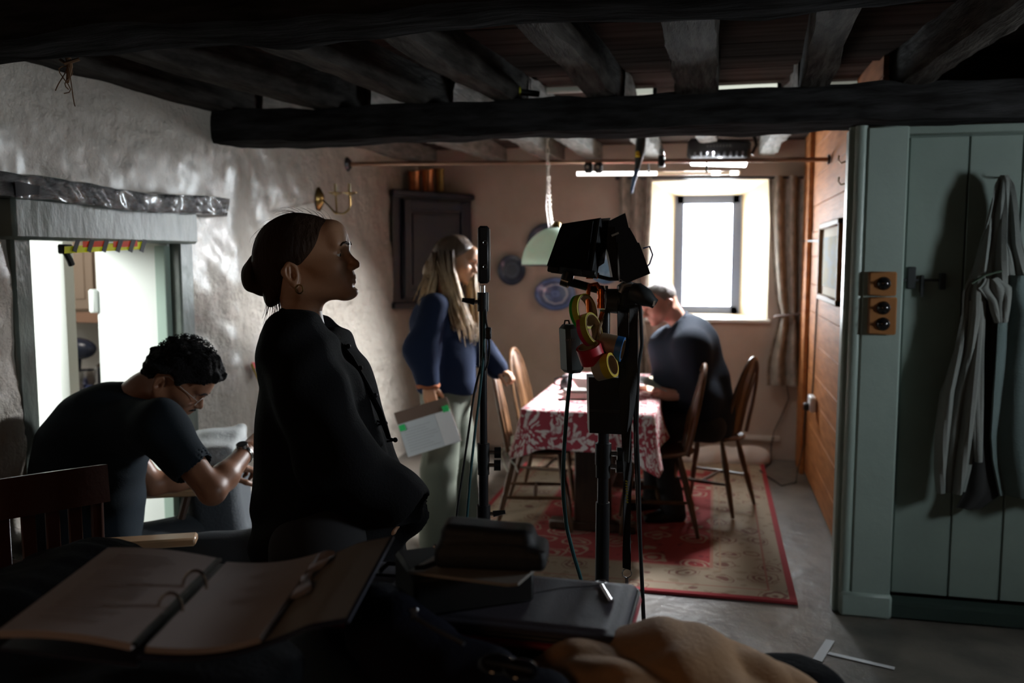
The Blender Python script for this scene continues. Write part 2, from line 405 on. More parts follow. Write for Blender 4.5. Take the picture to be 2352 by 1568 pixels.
def relax(V, F, it=2):
    a = np.concatenate([F[:, 0], F[:, 1], F[:, 2], F[:, 3]]); b = np.concatenate([F[:, 1], F[:, 2], F[:, 3], F[:, 0]])
    cn = np.bincount(a, minlength=len(V))+np.bincount(b, minlength=len(V))
    for _ in range(it):
        s = np.stack([np.bincount(a, V[b, i], len(V))+np.bincount(b, V[a, i], len(V)) for i in range(3)], 1)
        V = 0.5*V+0.5*s/np.maximum(cn, 1)[:, None]
    return V
def join(*ms):
    """(V, F) pairs -> one; quads and n-gons mixed as lists"""
    V = []; Fc = []; n = 0
    for v, f in ms:
        V.append(np.asarray(v)); Fc += [tuple(int(i)+n for i in q) for q in f]; n += len(v)
    return np.concatenate(V), Fc
def basis(fwd, up):
    f = np.asarray(fwd, float); f = f/np.linalg.norm(f); u = np.asarray(up, float); u = u-f*(u @ f); u /= np.linalg.norm(u)
    return np.stack([f, np.cross(u, f), u], 1)          # columns: forward, left, up
# ================================================================== THE SETTING
XL, XR, YF, YP = -2.4, 0.67, 7.0, 4.02      # left wall, panelled wall, far wall, plane of the green partition
def st(name, mb, mat, **k): return tag(mb.build(name, mat, **k), kind='structure')

# floor (one screed through both rooms and the kitchen)
def fl(u, v):
    x, y = -5.6+8.4*u, -2.3+9.9*v
    return (x, y, 0.0)
st('floor', MB().sheet(fl, 60, 70, 0.15), MT_floor)
# ceiling boards: long boards along x lying on the joists, with gaps
mb = MB(); rg = random.Random(3); y = -2.3
while y < 7.6:
    wd = rg.uniform(0.17, 0.23); z = 2.42 if y < 4.05 else 2.46
    mb.box((-1.4, y+wd/2, z+0.015+rg.uniform(-.0015, .0015)), (8.6, wd-0.002, 0.03)); y += wd
mb.box((-1.4, 2.65, 2.55), (8.8, 10.4, 0.1))
st('ceiling', mb, MT_boards)

# left wall: thick, lumpy, with the low kitchen doorway
DY0, DY1, DZ = 2.60, 3.60, 1.66
def lumps(p):
    q = p+0.05*np.stack([0*p[:, 0], wob(p, 9, 71), wob(p, 9, 72)], 1)
    v = 0.022*wob(p, 3.2, 1)+0.010*wob(p, 11, 2)+0.0050*wob(q, 30, 3, 7)+0.0045*np.abs(wob(q, 46, 4, 7))
    return v+0.035*np.exp(-((p[:, 1]-4.0)/0.17)**2)     # the plaster swells where the timber enters it
us = cuts(-2.2, 2.0, 0.3)[:-1]+cuts(2.0, 7.05, 0.022, DY0, DY1); vs = cuts(0.0, 2.5, 0.022, DZ)
V, Fc = slab(us, vs, lambda u, v: DY0 < u < DY1 and v < DZ, lambda u, v: (XL, u, v), lambda u, v: (XL-0.46, u, v))
V = np.array(V); nf_ = len(us)*len(vs); V[:nf_, 0] += lumps(V[:nf_])
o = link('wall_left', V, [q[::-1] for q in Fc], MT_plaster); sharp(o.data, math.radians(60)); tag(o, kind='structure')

# far wall with the splayed window niche
NX0, NX1, NZ0, NZ1 = -0.50, 0.41, 1.09, 2.17        # mouth of the niche on the wall
BX0, BX1, BZ0, BZ1 = -0.31, 0.20, 1.115, 2.075      # window frame at the back of it
us = cuts(-5.6, 2.8, 0.14, NX0, NX1); vs = cuts(0, 2.5, 0.14, NZ0, NZ1)
def fw_front(u, v): return (u, YF+0.008*wob([[u, 0, v]], 5, 8)[0], v)
def fw_back(u, v):
    return (np.interp(u, [-5.6, NX0, NX1, 2.8], [-5.6, BX0, BX1, 2.8]), YF+0.42, np.interp(v, [0, NZ0, NZ1, 2.5], [0, BZ0, BZ1, 2.5]))
V, Fc = slab(us, vs, lambda u, v: NX0 < u < NX1 and NZ0 < v < NZ1, fw_front, fw_back)
Va = np.array(V); mid = []
for q in Fc:
    c = Va[list(q)].mean(0); mid.append(1 if (YF+0.03 < c[1] < YF+0.40 and NX0-.01 < c[0] < NX1+.01 and NZ0-.05 < c[2] < NZ1+.05) else 0)
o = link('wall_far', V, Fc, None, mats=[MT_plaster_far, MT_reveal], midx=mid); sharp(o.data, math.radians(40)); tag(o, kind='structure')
# window sill
mb = MB(); mb.box(((NX0+NX1)/2, YF+0.18, NZ0-0.004), (NX1-NX0+0.05, 0.44, 0.026), bev=0.006)
st('trim_1', mb, MT_white)
# window_1: blue-grey frame, glazing bars, glass
WY = YF+0.40
win = tag(empty('window_1', (-0.055, WY, BZ0)), kind='structure')
MT_frame = M('blue_grey_window_paint', (0.16, 0.19, 0.28), 0.45, bump=(12, 0.3))
mb = MB(); t = 0.062
for (x0, x1, z0, z1) in ((BX0-.02, BX0+t, BZ0-.02, BZ1+.02), (BX1-t, BX1+.02, BZ0-.02, BZ1+.02), (BX0, BX1, BZ1-t, BZ1+.02), (BX0, BX1, BZ0-.02, BZ0+t)):
    mb.box(((x0+x1)/2, WY+0.03, (z0+z1)/2), (x1-x0, 0.07, z1-z0), bev=0.006)
mb.build('window_frame', MT_frame, win)
mb = MB()
for z in (BZ0+0.36, BZ0+0.64): mb.box(((BX0+BX1)/2, WY+0.035, z), (BX1-BX0-2*t, 0.02, 0.012))
mb.box(((BX0+BX1)/2, WY+0.035, (BZ0+BZ1)/2), (0.010, 0.02, BZ1-BZ0-2*t))
mb.build('glazing_bar', MT_frame, win)
m, N, L, b = nodes_mat('window_glass')
tr = N.new('ShaderNodeBsdfTransparent'); gl = N.new('ShaderNodeBsdfGlossy'); gl.inputs['Roughness'].default_value = 0.02
mx = N.new('ShaderNodeMixShader')
mx.inputs[0].default_value = 0.05; L.new(tr.outputs[0], mx.inputs[1]); L.new(gl.outputs[0], mx.inputs[2])
L.new(mx.outputs[0], N['Material Output'].inputs[0])
MT_glass = m
MB().box(((BX0+BX1)/2, WY+0.036, (BZ0+BZ1)/2), (BX1-BX0-2*t+.01, 0.004, BZ1-BZ0-2*t+.01)).build('window_pane', MT_glass, win)

# right wall of the far room: horizontal pine boards
mb = MB(); z = 0.02; rg = random.Random(5)
while z < 2.45:
    hgt = min(rg.uniform(0.17, 0.21), 2.46-z)
    mb.box((XR+0.03+rg.uniform(0, .004), 5.5, z+hgt/2), (0.05, 3.0, hgt-0.004), bev=0.0012); z += hgt
mb.box((XR+0.075, 5.5, 1.24), (0.05, 3.05, 2.48))
st('wall_right', mb, MT_pine)
# upright pine board in the corner beside the curtain
st('trim_2', MB().box((XR-0.012, 6.72, 1.23), (0.03, 0.34, 2.46), bev=0.004), MT_pine)
# white cable trunking low on the far wall
st('trim_3', MB().box((0.22, YF-0.012, 0.17), (0.62, 0.03, 0.035), bev=0.004), M('trunking', (0.6, 0.55, 0.48), 0.5))
# partition: green post with moulding, head rail, planked door
mb = MB(); mb.box((0.70, YP, 1.06), (0.165, 0.12, 2.13), bev=0.008)
mb.tube([(0.598, YP-0.035, 0.02), (0.598, YP-0.035, 2.13)], 0.026, 12)
mb.tube([(0.572, YP-0.005, 0.02), (0.572, YP-0.005, 2.13)], 0.020, 10)
mb.box((0.585, YP+0.02, 1.06), (0.07, 0.09, 2.13), bev=0.01)
mb.box((0.682, YP-0.006, 0.055), (0.215, 0.14, 0.11), bev=0.012)
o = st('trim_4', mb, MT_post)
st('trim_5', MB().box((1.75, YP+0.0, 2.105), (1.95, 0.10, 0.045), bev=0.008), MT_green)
st('wall_partition', MB().box((1.75, YP+0.12, 1.25), (1.95, 0.06, 2.5)), MT_boards)
door = tag(empty('door_1', (1.3, YP+0.03, 0.08)), kind='structure')
mb = MB(); x = 0.80; rg = random.Random(9)
for wd in (0.235, 0.205, 0.225, 0.21, 0.22, 0.2, 0.22, 0.2):
    mb.box((x+wd/2, YP+0.045+rg.uniform(0, .004), 1.09), (wd-0.004, 0.035, 2.0), bev=0.004); x += wd
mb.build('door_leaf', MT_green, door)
def dp(x, y): return ony(x, y, YP+0.02)
mb = MB()
a = dp(2062, 640); b_ = dp(2170, 646); mb.box((a+b_)/2, (b_[0]-a[0], 0.012, 0.012))
mb.box(dp(2093, 638), (0.034, 0.022, 0.095), bev=0.004); mb.box(dp(2164, 646), (0.026, 0.024, 0.07), bev=0.004)
c = dp(2117, 652); mb.box(c, (0.014, 0.026, 0.075), bev=0.003); mb.box(c+np.array([0.0, -.01, -.03]), (0.012, 0.012, 0.05))
mb.build('bolt_latch', M('black_iron', (0.02, 0.025, 0.026), 0.45), door)
st('trim_6', MB().box((1.75, YP-0.01, 0.04), (1.95, 0.10, 0.075), bev=0.01), M('dark_threshold', (0.025, 0.05, 0.04), 0.8, bump=(60, 0.8, (8, 1, 1))))

# timbers
MT_farjoist = M('spill_lit_joist', (0.13, 0.125, 0.11), 0.7, bump=(14, 0.9, (3, 0.5, 3)), var=((0.24, 0.235, 0.21), 6, (5, 1, 5)), spec=0.2)  # paler copy of the joist oak, lamp spill put into its colour
beam('ceiling_beam', (XL-0.1, 3.97, 2.125), (2.7, 3.97, 2.125), 0.30, 0.15, MT_beam, 0.012, 11)
beam('ceiling_beam', (XL-0.1, 1.99, 2.12), (2.7, 1.99, 2.12), 0.24, 0.30, MT_beam, 0.014, 12)
for i, (xa, xb, wd) in enumerate(((-2.40, -2.33, .16), (-2.22, -1.71, .13), (-1.56, -1.28, .11), (-1.07, -.91, .10), (-.60, -.474, .115), (-.095, -.086, .17), (.29, .40, .12), (.90, .76, .12), (1.5, 1.3, .13))):
    beam('ceiling_joist', (xa, 1.9, 2.285), (xb, 4.12, 2.265), wd, 0.16, MT_joist, 0.010, 20+i, nw=4)
for i, (xa, wd) in enumerate(((-2.30, .16), (-1.72, .15), (-1.28, .13), (-.91, .12), (-.474, .115), (-.086, .12), (.40, .12))):
    beam('ceiling_joist', (xa, 4.06, 2.272), (xa+0.03*(i % 3-1), 7.02, 2.345), wd, 0.17, MT_farjoist, 0.012, 40+i, nw=4)
# black timber lintel over the kitchen doorway, painted frame under it
o = beam('trim_7', (XL+0.03, 2.38, 1.77), (XL+0.04, 3.86, 1.775), 0.13, 0.085, M('charred_timber', (0.010, 0.010, 0.012), 0.27, bump=(12, 1.0, (2, 1, 2)), spec=.9, coat=.6), 0.018, 60, nw=7, step=.025, low=.3)
kd = tag(empty('door_2', (XL, 3.1, 0)), kind='structure')
mb = MB()
mb.box((XL-0.035, DY0+0.03, 0.86), (0.10, 0.09, 1.72), bev=0.01)
mb.box((XL-0.0, DY1-0.0, 0.86), (0.055, 0.105, 1.72), bev=0.008)
mb.box((XL-0.01, (DY0+DY1)/2, 1.715), (0.14, DY1-DY0+0.1, 0.15), bev=0.012)
mb.build('door_frame', MT_dgreen, kd)
mb = MB(); mb.box((XL-0.22, DY1-0.05, 0.83), (0.385, 0.03, 1.64), bev=0.004)
mb.build('white_lining', MT_white, kd)
c = onx(228, 690, -2.82); MB().box((-2.82, DY1-0.07, c[2]), (0.035, 0.05, 0.11), bev=0.008).build('latch_keep', MT_white, kd)
mb = MB(); mb.box((XL-0.052, DY1-0.070, 0.82), (0.052, 0.045, 1.62), bev=0.003); mb.build('door_stop', M('pale_green_paint', (0.42, 0.55, 0.47), 0.5), kd)
# walls that close the rooms outside the frame
st('wall_back', MB().box((0.1, -2.2, 1.25), (5.2, 0.1, 2.5)), MT_plaster)
us = cuts(-2.2, 4.1, 0.5, 2.40, 2.80); vs = cuts(0, 2.5, 0.5, 1.43, 1.80)
V, Fc = slab(us, vs, lambda u, v: 2.40 < u < 2.80 and 1.43 < v < 1.80, lambda u, v: (2.65, u, v), lambda u, v: (2.78, u, v))
o = link('wall_side', V, [tuple(q) for q in Fc], MT_plaster, smooth=False); tag(o, kind='structure')
# kitchen shell
MT_kw = M('kitchen_wall_paint', (0.62, 0.60, 0.56), 0.7)
mb = MB(); mb.box((-5.5, 3.0, 1.2), (0.1, 6.4, 2.5)); mb.box((-4.1, 5.45, 1.2), (2.9, 0.1, 2.5)); mb.box((-4.1, -0.1, 1.2), (2.9, 0.1, 2.5))
st('wall_kitchen', mb, MT_kw)
mb = MB(); mb.box((-3.575, 3.66, 0.98), (1.03, 0.12, 1.96), bev=0.05)
st('wall_nib', mb, MT_white)
# ================================================================== PEOPLE
MT_eye = M('eye_white', (0.62, 0.58, 0.54), 0.12)
MT_iris = M('iris', (0.035, 0.022, 0.015), 0.1)
MT_lip = M('lip', (0.36, 0.13, 0.11), 0.4)
DEP = np.array([-math.sin(YAW), math.cos(YAW), 0.0]); ZUP = np.array([0, 0, 1.0])

def head_mesh(h=0.0025, jaw=1.0, nose=1.0, lid=0.35, neck=0.052, neck_to=(-0.045, 0, -0.15), neck2=None):
    """x forward, y left, z up; origin between the ear canals"""
    s = SDF((-0.14, -0.11, -0.2), (0.19, 0.11, 0.18), h)
    s.ell((.006, 0, .060), (.104, .077, .092), .01)
    s.ell((.050, 0, .020), (.074, .065*jaw, .088), .02)
    for y in (-1, 1):
        s.cone((.012, y*.054*jaw, -.030), (.108, y*.016*jaw, -.044), .023, .017, .03)
        s.ell((.076, y*.042, .016), (.036, .024, .026), .025)
        s.cone((.100, y*.042, .076), (.114, y*.006, .073), .011, .010, .016)
    s.ell((.1245, 0, -.046), (.0215, .024*jaw, .017), .022); s.ell((.119, 0, .001), (.0165, .018, .014), .010)
    s.ell((.092, 0, -.014), (.043, .037, .036), .022)
    s.ell((.088, 0, .098), (.034, .05, .040), .03)
    s.cone((-.012, 0, -.01), neck_to if neck2 is None else neck2, neck, neck, .035)
    if neck2 is not None: s.cone(neck2, neck_to, neck, neck*1.1, .03)
    for y in (-1, 1): s.ell((.121, y*.031, .052), (.019, .017, .012), .014, cut=True)
    s.cone((.112, 0, .060), (.139*nose, 0, .029), .0075, .0095, .014)
    s.ell((.143*nose, 0, .0235), (.0105, .0098, .0090), .008)
    for y in (-1, 1):
        s.ell((.132*nose, y*.0105, .0175), (.0115, .0068, .0072), .006)
        s.ell((.134*nose, y*.0062, .0105), (.0052, .0030, .0030), .003, cut=True)
        # lids over the eyeball
        e = np.array([.0985, y*.031, .051]); s.ell(e, .0128, .004)
        s.ell(e+[.0095, 0, -.0006-.003*lid], (.010, .0135, .0058-.0050*lid), .0012, cut=True)
        s.cone(e+[.0085, .009*y, .0052-.006*lid], e+[.0098, -.008*y, .0056-.006*lid], .0022, .0024, .002)
    s.cone((.126, -.021, -.0135), (.1355, 0, -.0082), .0040, .0056, .006); s.cone((.126, .021, -.0135), (.1355, 0, -.0082), .0040, .0056, .006)
    s.cone((.125, -.019, -.0165), (.1340, 0, -.0200), .0040, .0062, .006); s.cone((.125, .019, -.0165), (.1340, 0, -.0200), .0040, .0062, .006)
    s.cone((.134, -.022, -.0140), (.1435, 0, -.0140), .0011, .0013, .002, cut=True); s.cone((.134, .022, -.0140), (.1435, 0, -.0140), .0011, .0013, .002, cut=True)
    s.ell((.1425, 0, -.0315), (.0065, .020, .0045), .008, cut=True)
    for y in (-1, 1):                                              # ears
        R = roty(-0.22) @ rotz(-y*0.25)
        c = np.array([-.004, y*.079, .004])
        s.ell(c, (.0190, .0085, .032), .005, R); s.cone(c+[-.012, -y*.006, .004], c+[-.006, -y*.012, .004], .016, .016, .006)
        s.ell(c+[.000, y*.0075, .004], (.0125, .0066, .0215), .002, R, cut=True); s.cone(c+[-.006, y*.003, .016], c+[-.005, y*.003, -.006], .0028, .0030, .003)
        s.ell(c+[.005, y*.004, -.003], (.0065, .008, .0085), .002, R, cut=True)
        s.ell(c+[.006, 0, -.027], (.008, .006, .009), .006)
    V, Fq = s.mesh(); return relax(V, Fq, 1), Fq
def eyes(lid, O, B, parent, hair, pts, hd):
    HV = (hd[0]-O) @ B; HV = HV[HV[:, 0] > .07]
    for y in (-1, 1):
        mb = MB(); e = np.array([.0985, y*.031, .051]); mb.sphere(O+B @ e, .0118, 8)
        mb.cur = 1; d = np.array([1, 0, -.12-.35*lid]); d /= np.linalg.norm(d); mb.sphere(O+B @ (e+d*.0078), .0056, 6)
        mb.build('eye', [MT_eye, MT_iris], parent)
        q = [np.array([max([v[0] for v in HV[(np.abs(HV[:, 1]-y*b) < .006) & (np.abs(HV[:, 2]-c) < .005)]] or [a]), y*b, c]) for a, b, c in pts]
        MB().tube([O+B @ p for p in q], [.0014, .0030, .0034, .0026], 8).build('eyebrow', hair, parent)
BROW = ((.104, .050, .072), (.113, .041, .079), (.118, .028, .081), (.122, .014, .0765))
def hand_mesh(curl=(.5, .55, .6, .65), thumb=.5, h=0.0022, side=1, spread=0.09, stub=.05, size=1.0):
    """x from wrist to fingertips, z = back of the hand, thumb on +y*side; curl bends the fingers to -z"""
    s = SDF((-stub-.04, -.10, -.12), (.22, .11, .06), h)
    s.cone((-stub, 0, 0), (.0, 0, 0), .027, .025, .01); s.ell((.012, 0, 0), (.035, .029, .019), .015)
    kn = [(.090, .032, .002), (.094, .011, .004), (.090, -.010, .003), (.081, -.029, 0)]
    for k in kn: s.cone((.012, k[1]*.6, 0), np.array(k)-[.006, 0, 0], .0145, .0115, .012)
    s.ell((.045, .0, -.006), (.042, .036, .011), .012)
    for i, (k, Ln, c) in enumerate(zip(kn, (.072, .080, .074, .058), curl)):
        p = np.array(k, float); a = c*.75; yaw = spread*(1.5-i)*.8
        for f, r0, r1, dc in ((.46, .0098, .0090, 1.25), (.30, .0090, .0083, .9), (.24, .0083, .0068, 0)):
            q = p+Ln*f*np.array([math.cos(a)*math.cos(yaw), math.cos(a)*math.sin(yaw), -math.sin(a)])
            s.cone(p, q, r0, r1, .004); p = q; a += c*dc
    p = np.array([.018, .026, -.008]); a = .75; dn = -.25-thumb*.5
    for f, r0, r1 in ((.040, .0155, .0115), (.032, .0112, .0100), (.027, .0100, .0078)):
        q = p+f*np.array([math.cos(a), math.sin(a)*.85, dn*.8]); s.cone(p, q, r0, r1, .008); p = q; a -= thumb*.55; dn -= thumb*.12
    V, Fq = s.mesh(); V = relax(V, Fq, 1)*size
    if side < 0: V = V*[1, -1, 1]; Fq = Fq[:, ::-1]
    return V, Fq
def place(m, o, B): return np.asarray(o)+m[0] @ np.asarray(B).T, m[1]
def limbs(chains, h=0.010, k=0.03, ells=()):
    """chains: lists of (point, radius) in scene coordinates -> (V, F)"""
    pts = np.array([p for c in chains for p, r in c]); R = max(r for c in chains for p, r in c)
    s = SDF(pts.min(0)-R-.02, pts.max(0)+R+.02, h)
    for c in chains: s.chain([p for p, r in c], [r for p, r in c], k)
    for e in ells: s.ell(*e)
    return s
def smesh(s, it=1): V, Fq = s.mesh(); return relax(V, Fq, it), Fq
def cloth(s, amp=.006, sc=22, seed=0, stretch=(1, 1, .6), it=1):
    s.noise(amp, sc, seed, 6, stretch); return smesh(s, it)
def shoe(toe_dir, heel, length=.26, h=.006):
    d = np.array(toe_dir, float); d[2] = 0; d /= np.linalg.norm(d); B = basis(d, ZUP)
    s = SDF((-.06, -.07, -.01), (length, .07, .12), h)
    s.cone((0, 0, .04), (length*.45, 0, .038), .038, .040, .02); s.cone((length*.45, 0, .035), (length*.72, 0, .028), .042, .033, .02)
    s.cone((.0, 0, .05), (.0, 0, .10), .037, .035, .02); s.half((0, 0, .003), (0, 0, -1)); V, Fq = smesh(s)
    return np.array(heel)+V @ B.T, Fq
def strands(roots, fn, r=.0011, n=5, k=6):
    mb = MB()
    for q in roots:
        pts = fn(q, np.linspace(0, 1, k)); rr = np.linspace(r, r*.35, k); mb.tube(pts, rr, n, cap=False)
    return np.array(mb.v), mb.f

# ------------------------------------------------------------------ the woman in black, in profile, arms folded
D1 = 2.24
def g(x, y, dd=0.0): return P(x, y, D1+dd)
MT_skin1 = M('skin_fair', (0.47, 0.25, 0.145), 0.45, bump=(180, .06))
MT_hair1 = M('dark_brown_hair', (0.040, 0.021, 0.012), 0.55, bump=(70, .8, (1, 1, .15)), spec=.12)
MT_jack = M('black_linen', (0.006, 0.006, 0.007), 0.9, bump=(160, .3), spec=.12)
HB1 = basis(RGT+0.02*DEP+np.array([0, 0, .015]), ZUP); HO1 = g(690, 631, .0)
hd = place(head_mesh(.0016, .97, 1.0, .35, .050, (.012, 0, -.17)), HO1, HB1)
sh_r, el_r, wr_r = g(672, 790, -.17), g(772, 1045, -.20), g(925, 1150, -.08)
sh_l, el_l, wr_l = g(672, 790, .17), g(772, 1045, .20), g(925, 1160, .06)
floor1 = g(735, 1400)*[1, 1, 0]
bod = limbs([[(g(695, 755), .045), (g(705, 830), .085), (g(725, 1000), .09), (g(735, 1200), .10)],
             [(sh_r, .05), (el_r, .036), (wr_r, .026)], [(sh_l, .05), (el_l, .036), (wr_l, .026)],
             [(g(735, 1230, -.09), .08), (floor1-.09*DEP+.48*ZUP, .055), (floor1-.09*DEP+.09*ZUP, .038)],
             [(g(735, 1230, .09), .08), (floor1+.09*DEP+.48*ZUP, .055), (floor1+.09*DEP+.09*ZUP, .038)]], .012)
hdn = basis(RGT*.75+.5*DEP-.62*ZUP, RGT*.6+.5*ZUP-.35*DEP); hdm = basis(RGT*.75-.5*DEP-.62*ZUP, RGT*.6+.5*ZUP+.35*DEP)
V, Fc = join(hd, smesh(bod), place(hand_mesh((.6, .65, .7, .75), .6, .0026, 1, size=.85, stub=.07), g(862, 1140, -.05), hdn), place(hand_mesh((.6, .65, .7, .75), .6, .0026, -1, size=.85, stub=.07), g(866, 1148, .05), hdm))
w1 = tag(link('person', V, Fc, MT_skin1), 'woman in black jacket standing in profile, brown hair in low bun', 'person')
eyes(.3, HO1, HB1, w1, MT_hair1, BROW, hd)
# hair: cap, nape and bun with combed relief
s = SDF((-.19, -.11, -.14), (.16, .11, .18), .003)
s.ell((.003, 0, .064), (.113, .086, .096), .01); s.cone((-.055, 0, .03), (-.052, 0, -.055), .060, .044, .04)
s.half((.100, 0, .128), (.78, 0, -.62), .02)
s.rbox((.045, 0, -.045), (.075, .12, .062), .02, .012, roty(.1), cut=True)
s.noise(.0022, 120, 3, 8, (.35, 1, .35))
cap = smesh(s)
s = SDF((-.19, -.07, -.08), (-.06, .07, .08), .003)
s.ell((-.118, 0, .006), (.028, .040, .052), .02, roty(.25)); s.ell((-.098, 0, -.028), (.022, .030, .028), .02); s.cone((-.07, 0, .02), (-.12, 0, .008), .024, .026, .02)
s.ell((-.104, -.034, .0), (.010, .012, .022), .008, cut=True)
s.noise(.003, 110, 5, 8, (1, .5, .35)); bun = smesh(s)
rg = np.random.RandomState(2); rt = rg.uniform(0, 1, (34, 3))
def fly(q, t):
    a = -.9+2.3*q[0]; y = (q[1]-.5)*.10; r0 = np.array([.003-.112*math.sin(a), y, .064+.095*math.cos(a)])
    tn = np.array([-math.cos(a), 0, -math.sin(a)]); nr = np.array([-math.sin(a), 0, math.cos(a)])
    return r0+np.outer(t, tn*(.02+.03*q[2]))+np.outer(np.sin(t*2.4)*(.003+.006*q[2]), nr)+np.outer(t*t, [0, (q[2]-.5)*.02, 0])
rn = rg.uniform(0, 1, (45, 3))
def nape(q, t):
    r0 = np.array([-.085+.045*q[0], (q[1]-.5)*.075, -.045-.02*q[2]]); return r0+np.outer(t, [-.012+.02*q[0], (q[1]-.5)*.02, -.045-.03*q[2]])+np.outer(np.sin(3*t), [.004, 0, 0])
V, Fc = join(cap, bun, strands(rt, fly, .0004), strands(rn, nape, .0009)); link('hair', HO1+V @ HB1.T, Fc, MT_hair1, w1)
mb = MB(); a = np.linspace(0, 2*PI, 20); e = HO1+HB1 @ np.array([.014, -.083, -.034])
mb.tube([e+HB1 @ np.array([.009*math.cos(x), 0, .011*math.sin(x)]) for x in a], .0016, 8); mb.build('hoop_earring', MT_brass, w1)
mb = MB(); mb.tube([HO1+HB1 @ np.array([-.082, .026*math.cos(x), .012+.026*math.sin(x)]) for x in a], .005, 8); mb.build('hair_tie', M('rust_hair_tie', (.45, .12, .04), .7), w1)
# jacket: slices traced front to back, wide sleeves, band collar, frog buttons
B1 = basis(RGT, ZUP); O1 = np.array([*(HO1[:2]), 0.0])
def loc1(x, y, dd=0.0): return (g(x, y, dd)-O1) @ B1
tr = [(712, 648, 728, .070), (735, 628, 762, .125), (765, 617, 782, .175), (800, 611, 800, .20), (850, 603, 828, .205), (900, 599, 852, .20), (950, 594, 868, .20), (1000, 590, 884, .20), (1080, 585, 900, .205), (1160, 578, 908, .215), (1280, 570, 926, .225), (1400, 572, 930, .23)]
zs, cx, rx, ry = [], [], [], []
for (y, a, b, wd) in tr[::-1]:
    A, Bq = loc1(a, y), loc1(b, y); zs.append((A[2]+Bq[2])/2); cx.append((A[0]+Bq[0])/2); rx.append((Bq[0]-A[0])/2); ry.append(wd)
s = SDF((-.30, -.36, zs[0]-.02), (.42, .36, zs[-1]+.03), .006)
s.loft(zs, cx, 0, rx, ry, .03, 2.3)
L1 = lambda p: (np.array(p)-O1) @ B1
for (a, b, c) in ((sh_r, el_r, wr_r), (sh_l, el_l, wr_l)):
    a, b, c = L1(a), L1(b), L1(c); s.chain([a, b], [.088, .092], .05); s.chain([b, c+.1*(c-b)], [.092, .062], .04)
s.rbox(L1(g(703, 726))+.055*np.array([.47, 0, .88]), (.085, .088, .055), .03, .015, roty(.49), cut=True); s.cone(L1(g(735, 712, .05)), L1(g(775, 722, .10)), .045, .055, .015, cut=True); s.cone(L1(g(700, 700)), L1(g(712, 770)), .052, .052, .008, cut=True)
for q, r in ((g(935, 1163, -.075), .050), (g(935, 1172, .055), .050)): s.cone(L1(q), L1(q)+[.07, .0, -.04], r, r, .008, cut=True)
sl, X, Y, Z = s.sub(s.lo, s.lo+s.h*s.n, 0)
s.D += (.006*np.sin(34*(X*.9+Z*.55)+5*np.sin(9*Y+3*Z))*np.exp(-((X-.12)/.12)**2)+.004*np.sin(50*(X-.5*Z)+4*np.sin(11*Z))).astype(np.float32)
V, Fq = cloth(s, .0035, 30, 4, (1, 1, .5)); jk = link('jacket', O1+V @ B1.T, Fq, MT_jack, w1)
mb = MB()
for (x, y) in ((800, 795), (828, 845), (862, 908), (885, 972), (908, 1010)):
    c = g(x, y, -.015); mb2 = MB(); mb2.sphere(c, .0065, 7); mb2.tube([c-.022*RGT+.006*ZUP, c], .003, 6); mb2.tube([c-.022*RGT-.004*ZUP, c], .003, 6); mb2.build('frog_button', M('black_cord', (.012, .012, .014), .5), jk)
col = [g(*q) for q in ((648, 712, -.02), (668, 722, -.062), (712, 742, -.072), (748, 762, -.045), (775, 785, -.02), (806, 822, -.02), (842, 885, -.02), (872, 945, -.02), (893, 1005, -.02))]
MB().tube(col, [.006, .009, .010, .010, .009, .008, .008, .008, .006], 8).build('collar', MT_jack, jk)
col = [g(*q) for q in ((648, 712, .02), (668, 720, .062), (712, 738, .072), (748, 758, .045), (780, 790, .005))]
MB().tube(col, [.006, .009, .010, .010, .009], 8).build('collar', MT_jack, jk)
s = limbs([[(g(735, 1250, q*.09), .12), (floor1+q*.1*DEP+.5*ZUP, .095), (floor1+q*.1*DEP+.06*ZUP, .085)] for q in (-1, 1)], .012)
link('trousers', *cloth(s, .006, 20, 7), M('black_twill', (.012, .012, .014), .9), w1)
for q in (-1, 1): link('shoe', *shoe(RGT, floor1+q*.1*DEP-.06*RGT), MT_black, w1)

# ------------------------------------------------------------------ the seated man bent over, navy T-shirt and glasses
MT_skin2 = M('skin_brown', (0.27, 0.125, 0.07), 0.42, bump=(160, .06))
MT_tee = M('navy_tshirt', (0.010, 0.017, 0.024), 0.9, bump=(240, .15), spec=.2)
MT_hairb = M('black_curly_hair', (0.007, 0.006, 0.007), 0.7, bump=(110, 1.0), spec=.2)
MT_jean = M('charcoal_jeans', (0.018, 0.024, 0.030), 0.8, bump=(200, .2))
D2 = 3.05
def g2(x, y, dd=0.0): return P(x, y, D2+dd)
pd = math.radians(50); HB2 = basis(RGT*math.cos(pd)+.10*DEP-ZUP*math.sin(pd), RGT*math.sin(pd)+ZUP*math.cos(pd)); HO2 = g2(382, 874, .0)
nk = HB2.T @ (g2(285, 925, .02)-HO2); nk0 = HB2.T @ (g2(335, 895, .01)-HO2)
hd = place(head_mesh(.003, 1.06, 1.0, .75, .058, nk, nk0), HO2, HB2)
shR, elR, wrR = g2(366, 975, -.17), g2(487, 1128, -.20), g2(566, 1036, .02)
shL, elL, wrL = g2(228, 945, .16), g2(350, 1112, .22), g2(500, 1085, .34)
pel = g2(222, 1292, .03); R_k, L_k = g2(610, 1262, -.05), g2(440, 1228, .42)
arms = limbs([[(shR, .055), (shR*.5+elR*.5, .050), (elR, .043), (elR*.65+wrR*.35, .045), (wrR, .029)], [(shL, .055), (elL, .043), (elL*.65+wrL*.35, .043), (wrL, .029)]], .005, .02)
